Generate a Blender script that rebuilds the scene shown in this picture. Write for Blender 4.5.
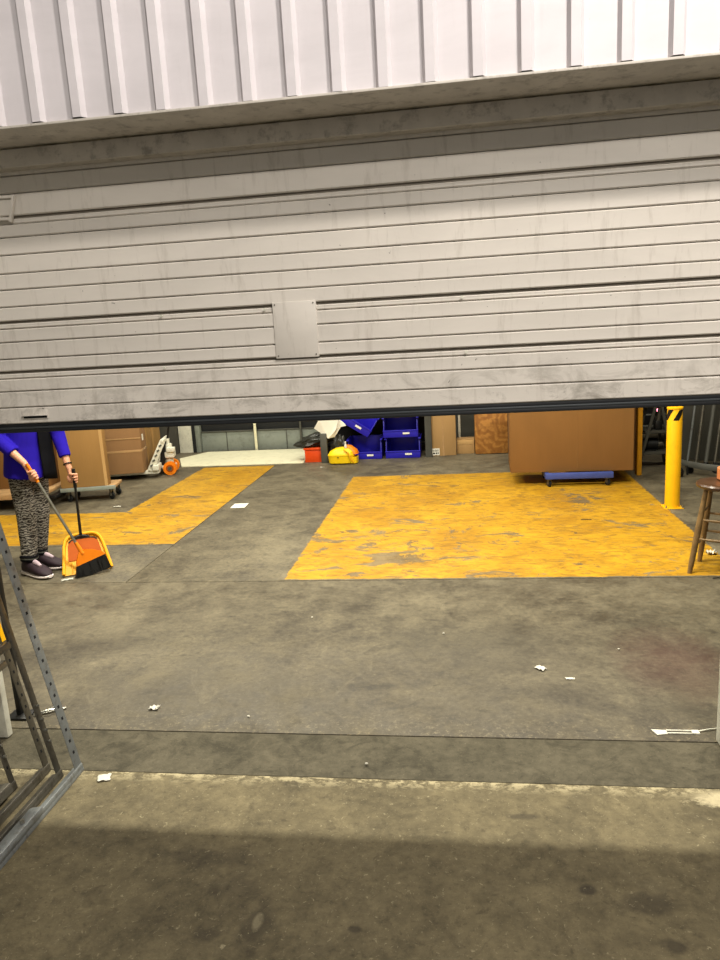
import bpy, bmesh, math, random
from mathutils import Vector, Matrix, noise
random.seed(7)
PI = math.pi
for o in list(bpy.data.objects): bpy.data.objects.remove(o)
S = bpy.context.scene
COL = S.collection

# ------------------------------------------------------------------ camera
YAW, PIT, ROL, FPX = 0.142343, 0.205362, -0.057808, 726.787
fw = Vector((-math.sin(YAW)*math.cos(PIT), math.cos(YAW)*math.cos(PIT), -math.sin(PIT)))
rt = Vector((math.cos(YAW), math.sin(YAW), 0)); up = rt.cross(fw)
r2 = rt*math.cos(ROL) + up*math.sin(ROL); u2 = -rt*math.sin(ROL) + up*math.cos(ROL)
cd = bpy.data.cameras.new('camera'); cam = bpy.data.objects.new('camera', cd); COL.objects.link(cam)
M = Matrix((r2, u2, -fw)).transposed().to_4x4(); M.translation = (0, -2.5569, 1.75)
cam.matrix_world = M
cd.sensor_fit = 'HORIZONTAL'; cd.sensor_width = 36; cd.lens = 36*FPX/720; cd.clip_start = .05
S.camera = cam

# ------------------------------------------------------------------ world, exposure
w = bpy.data.worlds.new('night'); S.world = w; w.use_nodes = True
w.node_tree.nodes['Background'].inputs[0].default_value = (1, .97, .92, 1)
w.node_tree.nodes['Background'].inputs[1].default_value = .32
S.view_settings.view_transform = 'Standard'; S.view_settings.look = 'None'
S.view_settings.exposure = 0.0; S.view_settings.gamma = 1; S.view_settings.use_curve_mapping = False

# ------------------------------------------------------------------ lamps (fixtures are built further down at the same places)
def area(name, loc, target, sx, sy, power, color):
    l = bpy.data.lights.new(name, 'AREA'); l.shape = 'RECTANGLE'; l.size = sx; l.size_y = sy
    l.energy = power; l.color = color
    o = bpy.data.objects.new(name, l); COL.objects.link(o); o.location = loc
    o.rotation_euler = (Vector(target)-Vector(loc)).to_track_quat('-Z', 'Y').to_euler()
    return o
YARD = [((1.6, -4.3, 4.75), (-.3, .3, 1.6), 138), ((1.5, -1.95, 4.75), (-.3, .25, 1.8), 126)]
for l, t, e in YARD: area('floodlight', l, t, .3, .22, e, (1, .935, .865))
TUBES = [(-2.1, 1.66, 245), (.9, 1.66, 245), (-3.6, 4.2, 90), (-.9, 4.2, 100), (2.2, 4.2, 20), (-3.6, 6.9, 80), (-.6, 6.9, 72)]
for x, y, e in TUBES: area('tube_light', (x, y, 4.28), (x, y, 0), 1.3, .10, e, (1, .95, .80))

# ------------------------------------------------------------------ materials
def nd(t, kind, **k):
    n = t.nodes.new(kind)
    for a, b in k.items(): setattr(n, a, b)
    return n
def newmat(name):
    m = bpy.data.materials.new(name); m.use_nodes = True; t = m.node_tree
    return m, t, t.nodes['Principled BSDF']
def L(t, a, b): t.links.new(a, b)
def math_(t, op, a, b=None, clamp=False):
    n = nd(t, 'ShaderNodeMath', operation=op, use_clamp=clamp)
    for i, v in enumerate((a, b)):
        if v is None: continue
        if isinstance(v, (int, float)): n.inputs[i].default_value = v
        else: L(t, v, n.inputs[i])
    return n.outputs[0]
def maprange(t, v, a, b, c=0, d=1):
    n = nd(t, 'ShaderNodeMapRange'); L(t, v, n.inputs[0])
    for i, x in enumerate((a, b, c, d)): n.inputs[i+1].default_value = x
    return n.outputs[0]
def mix(t, f, a, b, mode='MIX'):
    n = nd(t, 'ShaderNodeMix', data_type='RGBA', blend_type=mode)
    for i, v in ((0, f), (6, a), (7, b)):
        if isinstance(v, (int, float)): n.inputs[i].default_value = v
        elif isinstance(v, tuple): n.inputs[i].default_value = (*v, 1) if len(v) == 3 else v
        else: L(t, v, n.inputs[i])
    return n.outputs[2]
def noi(t, co, scale, detail=4, rough=.55, dist=0, sc=None):
    if sc:
        mp = nd(t, 'ShaderNodeMapping'); mp.inputs['Scale'].default_value = sc; L(t, co, mp.inputs[0]); co = mp.outputs[0]
    n = nd(t, 'ShaderNodeTexNoise'); L(t, co, n.inputs[0]); n.inputs['Scale'].default_value = scale
    n.inputs['Detail'].default_value = detail; n.inputs['Roughness'].default_value = rough; n.inputs['Distortion'].default_value = dist
    return n.outputs[0]
def bump(t, p, h, s=.3, d=.01):
    b = nd(t, 'ShaderNodeBump'); b.inputs['Strength'].default_value = s; b.inputs['Distance'].default_value = d
    L(t, h, b.inputs['Height']); L(t, b.outputs[0], p.inputs['Normal'])
def srgb(r, g, b):
    f = lambda c: (c/255/12.92) if c/255 <= .04045 else ((c/255+.055)/1.055)**2.4
    return (f(r), f(g), f(b))
def plain(name, rgb, rough=.6, metal=0, var=.12, scale=9, spec=.4, dirt_tone=None, dirt_amt=.5, bmp=.1):
    m, t, p = newmat(name)
    g = nd(t, 'ShaderNodeTexCoord').outputs['Object']
    n = noi(t, g, scale, 5, .6)
    c = mix(t, maprange(t, n, .3, .7, 0, 1), tuple(x*(1-var) for x in rgb), tuple(min(1, x*(1+var)) for x in rgb))
    if dirt_tone:
        n2 = noi(t, g, scale*2.3, 7, .7)
        c = mix(t, maprange(t, n2, .52, .68, 0, dirt_amt), c, dirt_tone)
    L(t, c, p.inputs['Base Color'])
    p.inputs['Roughness'].default_value = rough; p.inputs['Metallic'].default_value = metal
    p.inputs['Specular IOR Level'].default_value = spec
    if bmp: bump(t, p, noi(t, g, scale*6, 4), bmp, .004)
    return m
def pos(t): return nd(t, 'ShaderNodeNewGeometry').outputs['Position']

def concrete_nodes(t, dark, light, blot=1.1, fine=34, seedoff=0, contrast=1):
    P = P0 = pos(t)
    if seedoff:
        mp = nd(t, 'ShaderNodeMapping'); mp.inputs['Location'].default_value = (seedoff, seedoff*.7, 0); L(t, P, mp.inputs[0]); P = mp.outputs[0]
    a = noi(t, P, blot, 6, .62, .6)
    b = noi(t, P, blot*4.7, 6, .65, .3)
    c = noi(t, P, fine, 6, .7)
    s = math_(t, 'ADD', math_(t, 'MULTIPLY', a, .42), math_(t, 'ADD', math_(t, 'MULTIPLY', b, .3), math_(t, 'MULTIPLY', c, .28)))
    f = maprange(t, s, .5-.13/contrast, .5+.13/contrast)
    col = mix(t, f, dark, light)
    sp = noi(t, P, fine*4.5, 3, .6)
    col = mix(t, maprange(t, sp, .64, .74, 0, .45), col, tuple(min(1, x*1.9) for x in light))
    sp2 = noi(t, P, fine*2.1, 4, .6, .2)
    col = mix(t, maprange(t, sp2, .60, .72, 0, .5), col, tuple(x*.5 for x in dark))
    return P0, col, b, c
def ellipse(t, P, x, y, rx, ry, n, soft=.35, amp=1.2):
    sx = nd(t, 'ShaderNodeSeparateXYZ'); L(t, P, sx.inputs[0])
    dx = math_(t, 'DIVIDE', math_(t, 'SUBTRACT', sx.outputs[0], x), rx)
    dy = math_(t, 'DIVIDE', math_(t, 'SUBTRACT', sx.outputs[1], y), ry)
    d = math_(t, 'SQRT', math_(t, 'ADD', math_(t, 'MULTIPLY', dx, dx), math_(t, 'MULTIPLY', dy, dy)))
    d = math_(t, 'ADD', d, math_(t, 'MULTIPLY', math_(t, 'SUBTRACT', n, .5), amp))
    return maprange(t, d, 1+soft, 1-soft)

def mat_floor_in():
    m, t, p = newmat('worn_interior_concrete')
    P, col, b, c = concrete_nodes(t, srgb(66, 59, 46), srgb(116, 107, 86), 1.1, 30, 0, 1.4)
    # dark brown mixed in, stronger towards the door, broken up by noise
    sx = nd(t, 'ShaderNodeSeparateXYZ'); L(t, P, sx.inputs[0])
    near = maprange(t, sx.outputs[1], 2.6, .5)
    n = noi(t, P, 1.3, 6, .6, .8)
    dirt_tone = math_(t, 'MULTIPLY', near, maprange(t, n, .35, .65, .35, 1))
    col = mix(t, math_(t, 'MULTIPLY', dirt_tone, .68), col, srgb(46, 41, 32))
    # scuffs and skid marks
    sk = noi(t, P, 3.0, 8, .75, 1.5, (1, 2.6, 1))
    col = mix(t, maprange(t, sk, .58, .66, 0, .5), col, srgb(46, 42, 34))
    sk2 = noi(t, P, 2.2, 6, .7, 1.1, (2.2, .8, 1))
    col = mix(t, maprange(t, sk2, .60, .70, 0, .10), col, srgb(170, 158, 128))
    st = ellipse(t, P, 1.05, 1.05, .22, .3, b, .6); col = mix(t, math_(t, 'MULTIPLY', st, .35), col, srgb(92, 60, 54))
    st = ellipse(t, P, .1, 1.25, .45, .22, b, .6); col = mix(t, math_(t, 'MULTIPLY', st, .35), col, srgb(58, 54, 46))
    st = ellipse(t, P, -.45, .75, .16, .03, b, .8, 2.2); col = mix(t, math_(t, 'MULTIPLY', st, .5), col, srgb(30, 26, 20))
    # pale grit collected along the sill edge
    g = noi(t, P, 38, 8, .8, .3)
    edge = maprange(t, sx.outputs[1], .58, .33)
    col = mix(t, math_(t, 'MULTIPLY', edge, maprange(t, g, .53, .62, 0, .45)), col, srgb(138, 126, 98))
    g2 = noi(t, P, 11, 8, .75, .6); col = mix(t, maprange(t, g2, .54, .68, 0, .5), col, srgb(44, 39, 30))
    g4 = noi(t, P, 60, 6, .75, .3); col = mix(t, maprange(t, g4, .60, .70, 0, .35), col, srgb(128, 118, 94))
    L(t, col, p.inputs['Base Color'])
    L(t, maprange(t, b, .3, .7, .5, .8), p.inputs['Roughness'])
    p.inputs['Specular IOR Level'].default_value = .35
    bump(t, p, math_(t, 'ADD', math_(t, 'MULTIPLY', b, .5), math_(t, 'MULTIPLY', c, .5)), .25, .01)
    return m
def mat_paint(rects, name, n_amt=1.0, left_worn=False):
    m, t, p = newmat(name)
    P, col, b, c = concrete_nodes(t, srgb(66, 59, 46), srgb(116, 107, 86), 1.1, 30, 0, 1.4)
    sx = nd(t, 'ShaderNodeSeparateXYZ'); L(t, P, sx.inputs[0]); X, Y = sx.outputs[0], sx.outputs[1]
    sd = None
    for x0, x1, y0, y1 in rects:
        d = math_(t, 'MINIMUM', math_(t, 'MINIMUM', math_(t, 'SUBTRACT', X, x0), math_(t, 'SUBTRACT', x1, X)),
                  math_(t, 'MINIMUM', math_(t, 'SUBTRACT', Y, y0), math_(t, 'SUBTRACT', y1, Y)))
        sd = d if sd is None else math_(t, 'MAXIMUM', sd, d)
    e = noi(t, P, 5, 7, .7, .4, (1, 3, 1))
    wear = noi(t, P, 2.3, 10, .72, .9, (1, 1.5, 1))
    wear2 = noi(t, P, 7.5, 9, .72, 1.5, (1.0, 1.9, 1))
    if left_worn:
        bias = math_(t, 'ADD', ellipse(t, P, -.75, 2.9, .75, .55, wear2, .9, .8), ellipse(t, P, 1.15, 4.6, .28, .28, wear2, .6, .9))
        wear = math_(t, 'ADD', wear, math_(t, 'MULTIPLY', bias, .085))
    gone = math_(t, 'MAXIMUM', maprange(t, wear, .59, .61), maprange(t, wear2, .60, .625))
    edge = maprange(t, math_(t, 'ADD', sd, math_(t, 'MULTIPLY', math_(t, 'SUBTRACT', e, .45), .07)), 0.0, .012)
    mask = math_(t, 'MULTIPLY', edge, math_(t, 'SUBTRACT', 1, math_(t, 'MULTIPLY', gone, .8)))
    yc = mix(t, maprange(t, noi(t, P, 1.7, 7, .7, .5), .35, .65), srgb(166, 120, 20), srgb(196, 150, 32))
    grim = noi(t, P, 4.2, 8, .75, 1.8, (1, 2.4, 1))
    yc = mix(t, maprange(t, grim, .48, .62, 0, .7), yc, srgb(112, 82, 30))
    scr = nd(t, 'ShaderNodeTexVoronoi', feature='DISTANCE_TO_EDGE'); mp = nd(t, 'ShaderNodeMapping')
    mp.inputs['Scale'].default_value = (1, 2.1, 1); mp.inputs['Rotation'].default_value = (0, 0, .5)
    nz = nd(t, 'ShaderNodeTexNoise'); nz.inputs['Scale'].default_value = 3; nz.inputs['Detail'].default_value = 6; L(t, P, nz.inputs[0])
    va = nd(t, 'ShaderNodeVectorMath', operation='ADD'); L(t, P, va.inputs[0]); L(t, nz.outputs[1], va.inputs[1])
    L(t, va.outputs[0], mp.inputs[0]); L(t, mp.outputs[0], scr.inputs[0]); scr.inputs['Scale'].default_value = 1.6
    yc = mix(t, maprange(t, scr.outputs[0], .016, .004, 0, .22), yc, srgb(120, 88, 36))
    col = mix(t, mask, col, yc)
    L(t, col, p.inputs['Base Color']); L(t, maprange(t, mask, 0, 1, .7, .5), p.inputs['Roughness'])
    p.inputs['Specular IOR Level'].default_value = .35
    bump(t, p, math_(t, 'ADD', math_(t, 'MULTIPLY', mask, .3), math_(t, 'MULTIPLY', c, .4)), .25, .006)
    return m
def mat_floor_out():
    m, t, p = newmat('rough_yard_concrete')
    P, col, b, c = concrete_nodes(t, srgb(68, 61, 44), srgb(108, 98, 73), 2.6, 30, 3.1, 1.15)
    pale = noi(t, P, 7, 8, .72, .2)
    col = mix(t, maprange(t, pale, .54, .72, 0, .4), col, srgb(112, 103, 80))
    sx = nd(t, 'ShaderNodeSeparateXYZ'); L(t, P, sx.inputs[0])
    g = noi(t, P, 16, 8, .78, .2, (1, 1.7, 1))
    ed = maprange(t, sx.outputs[1], -.075, -.01)
    col = mix(t, math_(t, 'MULTIPLY', ed, maprange(t, g, .47, .56, 0, .75)), col, srgb(176, 164, 130))
    dk = noi(t, P, 3.4, 8, .72, .15)
    col = mix(t, maprange(t, dk, .54, .68, 0, .35), col, srgb(52, 45, 32))
    for x, y, rx, ry, a in ((.35, -.54, .03, .022, .8), (.51, -.585, .085, .04, .6), (.56, -.735, .035, .022, .7), (-.357, -.74, .02, .012, .7),
                            (-.795, -.79, .04, .025, .55), (-.66, -.75, .05, .085, .6), (-.9, -.47, .16, .04, .45), (-.76, -.60, .08, .06, .4), (.18, -.2, .05, .016, .6)):
        col = mix(t, math_(t, 'MULTIPLY', ellipse(t, P, x, y, rx, ry, b, .3, 1.6), a), col, srgb(50, 44, 34))
    col = mix(t, math_(t, 'MULTIPLY', ellipse(t, P, -.655, -.73, .014, .03, b, .3, 1.6), .35), col, srgb(150, 140, 112))
    col = mix(t, math_(t, 'MULTIPLY', ellipse(t, P, .95, -.07, .13, .045, g, .3, 3), .45), col, srgb(222, 208, 170))
    fl_ = noi(t, P, 55, 6, .72, .8); col = mix(t, maprange(t, fl_, .60, .68, 0, .5), col, srgb(160, 150, 120))
    fd_ = noi(t, P, 21, 8, .75, .4); col = mix(t, maprange(t, fd_, .55, .66, 0, .5), col, srgb(50, 43, 30))
    v = nd(t, 'ShaderNodeTexVoronoi', feature='DISTANCE_TO_EDGE'); v.inputs['Scale'].default_value = .8
    nz = nd(t, 'ShaderNodeTexNoise'); nz.inputs['Scale'].default_value = 2.5; nz.inputs['Detail'].default_value = 8; L(t, P, nz.inputs[0])
    va = nd(t, 'ShaderNodeVectorMath', operation='ADD'); L(t, P, va.inputs[0]); L(t, nz.outputs[1], va.inputs[1]); L(t, va.outputs[0], v.inputs[0])
    col = mix(t, maprange(t, v.outputs[0], .006, .001, 0, .2), col, srgb(60, 54, 42))
    L(t, col, p.inputs['Base Color']); p.inputs['Roughness'].default_value = .82; p.inputs['Specular IOR Level'].default_value = .3
    bump(t, p, math_(t, 'ADD', math_(t, 'MULTIPLY', b, .5), c), .45, .012)
    return m
def mat_sill():
    m, t, p = newmat('grey_sill_mortar')
    P, col, b, c = concrete_nodes(t, srgb(62, 58, 46), srgb(88, 82, 67), 3.4, 26, 9.3, 1.3)
    g = noi(t, P, 6, 7, .7, 1.2)
    col = mix(t, maprange(t, g, .50, .64, 0, .5), col, srgb(40, 37, 28))
    g3 = noi(t, P, 42, 7, .78, .4); col = mix(t, maprange(t, g3, .58, .68, 0, .35), col, srgb(104, 97, 76))
    L(t, col, p.inputs['Base Color']); p.inputs['Roughness'].default_value = .75; p.inputs['Specular IOR Level'].default_value = .15
    bump(t, p, math_(t, 'ADD', b, c), .4, .01); return m
def mat_doorpaint(name, base, grime=1.0):
    m, t, p = newmat(name); P = pos(t)
    a = noi(t, P, 2.2, 6, .65, .4, (.6, 1, 2)); c = mix(t, maprange(t, a, .3, .7), tuple(x*.86 for x in base), base)
    st = noi(t, P, 9, 6, .7, .3, (3.2, 1, .5))
    c = mix(t, maprange(t, st, .55, .72, 0, .28*grime), c, srgb(128, 116, 98))
    ch = noi(t, P, 34, 5, .65, .5)
    c = mix(t, maprange(t, ch, .70, .73, 0, .8*grime), c, srgb(52, 44, 38))
    s = nd(t, 'ShaderNodeSeparateXYZ'); L(t, P, s.inputs[0])
    low = maprange(t, s.outputs[2], 1.66, 1.44)
    lg = noi(t, P, 5.5, 8, .75, .8, (1, 1, 1.6))
    c = mix(t, math_(t, 'MULTIPLY', low, maprange(t, lg, .5, .66, 0, .6*grime)), c, srgb(96, 90, 76))
    scr = noi(t, P, 15, 9, .8, 2.4, (1, 1, 2.2))
    c = mix(t, math_(t, 'MULTIPLY', low, maprange(t, scr, .63, .66, 0, .8*grime)), c, srgb(78, 76, 66))
    L(t, c, p.inputs['Base Color']); p.inputs['Roughness'].default_value = .48; p.inputs['Specular IOR Level'].default_value = .35
    bump(t, p, math_(t, 'ADD', a, math_(t, 'MULTIPLY', ch, .2)), .15, .006); return m
def mat_card(name, base, flute=True):
    m, t, p = newmat(name); g = nd(t, 'ShaderNodeTexCoord').outputs['Object']
    n = noi(t, g, 2.5, 5, .6, .2, (1, 1, .4)); c = mix(t, maprange(t, n, .3, .7), tuple(x*.88 for x in base), tuple(min(1, x*1.08) for x in base))
    f = noi(t, g, 60, 2, .5, 0, (3, 3, .02)); c = mix(t, maprange(t, f, .4, .6, 0, .14), c, tuple(x*.8 for x in base))
    L(t, c, p.inputs['Base Color']); p.inputs['Roughness'].default_value = .8; p.inputs['Specular IOR Level'].default_value = .2
    if flute: bump(t, p, f, .12, .003)
    return m
def mat_wave(name, a, b, scale, direction='Z', dist=6, rough=.9):
    m, t, p = newmat(name); g = nd(t, 'ShaderNodeTexCoord').outputs['Object']
    wv = nd(t, 'ShaderNodeTexWave', bands_direction=direction); wv.inputs['Scale'].default_value = scale
    wv.inputs['Distortion'].default_value = dist; wv.inputs['Detail'].default_value = 3; wv.inputs['Detail Scale'].default_value = 2.2
    L(t, g, wv.inputs[0]); n = noi(t, g, 70, 3)
    c = mix(t, maprange(t, wv.outputs[1], .25, .75), a, b); c = mix(t, maprange(t, n, .4, .65, 0, .5), c, tuple(x*.4 for x in a))
    L(t, c, p.inputs['Base Color']); p.inputs['Roughness'].default_value = rough; p.inputs['Specular IOR Level'].default_value = .15
    bump(t, p, wv.outputs[1], .3, .004); return m
def emit(name, rgb, s):
    m, t, p = newmat(name); p.inputs['Base Color'].default_value = (*rgb, 1)
    p.inputs['Emission Color'].default_value = (*rgb, 1); p.inputs['Emission Strength'].default_value = s; return m

MAT = dict(
    clad=mat_doorpaint('white_cladding_paint', srgb(216, 210, 212), .2),
    door=mat_doorpaint('white_door_paint', srgb(218, 211, 200)),
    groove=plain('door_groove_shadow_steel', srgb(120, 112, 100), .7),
    lintel=plain('lintel_paint', srgb(196, 189, 178), .6, dirt_tone=srgb(90, 84, 74), dirt_amt=.5),
    rubber=plain('black_rubber', srgb(24, 26, 28), .55),
    rubber2=plain('worn_black_rubber_ridge', srgb(58, 62, 64), .45),
    block=plain('painted_wall', srgb(150, 148, 138), .8, scale=2, dirt_tone=srgb(90, 86, 76)),
    darkwall=plain('dark_wall', srgb(66, 64, 56), .85, scale=3),
    ceil=plain('ceiling_steel', srgb(150, 150, 144), .7, scale=2),
    blackm=plain('black_metal', srgb(22, 22, 22), .45, .2),
    blackp=plain('black_plastic', srgb(20, 20, 20), .4),
    greyp=plain('grey_painted_steel', srgb(124, 128, 128), .42, .35, dirt_tone=srgb(74, 64, 52), dirt_amt=.55, scale=14),
    darksteel=plain('dark_oiled_steel', srgb(112, 108, 98), .36, .7, dirt_tone=srgb(50, 42, 32), dirt_amt=.7, scale=16),
    steel=plain('bright_steel', srgb(170, 168, 158), .28, .85, dirt_tone=srgb(80, 64, 44), dirt_amt=.5, scale=18),
    hole=plain('punched_hole', srgb(14, 14, 14), .9, bmp=0),
    greyd=plain('dark_grey_paint', srgb(78, 78, 72), .6),
    greypanel=plain('grey_dock_panel', srgb(128, 134, 126), .6, scale=4, dirt_tone=srgb(92, 94, 86)),
    cream=plain('cream_paint', srgb(226, 222, 192), .5, scale=5, var=.05, dirt_tone=srgb(180, 172, 136), dirt_amt=.4),
    whitep=plain('white_paint', srgb(216, 214, 198), .55, dirt_tone=srgb(150, 144, 124), dirt_amt=.4),
    litter=plain('dirty_white_litter', srgb(196, 192, 178), .85, var=.1),
    paper=plain('white_paper', srgb(236, 232, 218), .8, var=.05),
    yellow=plain('yellow_post_paint', srgb(246, 184, 14), .38, var=.05, scale=5, dirt_tone=srgb(200, 140, 16), dirt_amt=.2),
    mustard=plain('mustard_paint', srgb(190, 132, 14), .5),
    yplast=plain('yellow_plastic', srgb(246, 206, 20), .4, var=.06),
    orange=plain('orange_plastic', srgb(232, 126, 12), .45, var=.08, spec=.3),
    dorange=plain('deep_orange_plastic', srgb(158, 72, 4), .65, var=.08, spec=.15),
    pany=plain('amber_plastic', srgb(222, 158, 12), .5, var=.06, spec=.25),
    redor=plain('red_orange_plastic', srgb(224, 74, 14), .45, var=.08),
    red=plain('red_paint', srgb(170, 26, 26), .45),
    blue=plain('blue_bin_plastic', srgb(36, 30, 168), .38, var=.1, scale=4),
    bluedolly=plain('slate_blue_paint', srgb(62, 78, 146), .5),
    card=mat_card('brown_cardboard', srgb(160, 124, 74)),
    card2=mat_card('pinkish_brown_cardboard', srgb(152, 116, 78)),
    card3=mat_card('tan_cardboard', srgb(176, 140, 92)),
    cardedge=mat_card('light_cardboard_edge', srgb(196, 158, 104)),
    card4=mat_card('shaded_brown_cardboard', srgb(132, 95, 52)),
    tape=plain('packing_tape', srgb(176, 140, 96), .25, spec=.6),
    wood=plain('worn_plywood', srgb(176, 140, 96), .65, scale=6, dirt_tone=srgb(110, 84, 54)),
    stoolwood=plain('dark_varnished_wood', srgb(74, 50, 32), .28, var=.25, scale=12, spec=.6),
    stoolleg=plain('worn_brown_wood', srgb(124, 98, 62), .42, var=.25, scale=14, dirt_tone=srgb(70, 52, 32)),
    terra=plain('terracotta_brown', srgb(196, 120, 74), .5),
    skin=plain('skin', srgb(206, 148, 118), .5, var=.06, bmp=.02),
    hair=plain('dark_hair', srgb(36, 28, 24), .5, scale=30),
    sweater=plain('royal_blue_knit', srgb(34, 18, 150), .85, var=.12, scale=10, spec=.15),
    vest=plain('black_cloth', srgb(12, 12, 16), .85, spec=.1),
    knit=mat_wave('grey_patterned_knit', srgb(48, 44, 42), srgb(150, 144, 134), 15, 'Z', 9),
    bag=plain('black_bag_plastic', srgb(44, 44, 38), .38, scale=20),
    greycloth=plain('grey_cloth', srgb(72, 72, 66), .8),
    lamp=emit('lamp_diffuser', (1, .95, .8), 3.0),
    flood=emit('floodlight_lens', (1, .93, .84), 3.0),
    redled=emit('red_indicator', (1, .25, .35), 4.0),
    teal=plain('pale_metal_edge', srgb(176, 190, 186), .35, .6),
    caster=plain('caster_wheel_grey', srgb(60, 58, 54), .5),
    sole=plain('white_sole', srgb(216, 206, 204), .6),
    plumshoe=plain('black_and_plum_shoe', srgb(38, 22, 32), .7, scale=25, var=.3),
    pinkp=plain('pale_pink_patch', srgb(176, 156, 166), .6),
)
def mat_osb():
    m, t, p = newmat('stained_chipboard'); g = nd(t, 'ShaderNodeTexCoord').outputs['Object']
    wv = nd(t, 'ShaderNodeTexWave', bands_direction='DIAGONAL'); wv.inputs['Scale'].default_value = 2.6; wv.inputs['Distortion'].default_value = 26; wv.inputs['Detail'].default_value = 3
    L(t, g, wv.inputs[0]); n = noi(t, g, 9, 6, .7, 1.5)
    c = mix(t, maprange(t, wv.outputs[1], .1, .9), srgb(160, 104, 42), srgb(190, 132, 60)); c = mix(t, maprange(t, n, .45, .65, 0, .6), c, srgb(118, 70, 24))
    L(t, c, p.inputs['Base Color']); p.inputs['Roughness'].default_value = .6; return m
MAT['osb'] = mat_osb()
MAT['floor'] = mat_floor_in(); MAT['yard'] = mat_floor_out(); MAT['sill'] = mat_sill()
BIG = [(-1.30, 1.83, 2.325, 5.95)]
ELL = [(-3.5, -2.47, 3.27, 6.87), (-8, -2.47, 3.29, 4.45)]
MAT['bay'] = mat_paint(BIG, 'worn_yellow_bay_paint', left_worn=True)
MAT['lane'] = mat_paint(ELL, 'worn_yellow_lane_paint')

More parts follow.
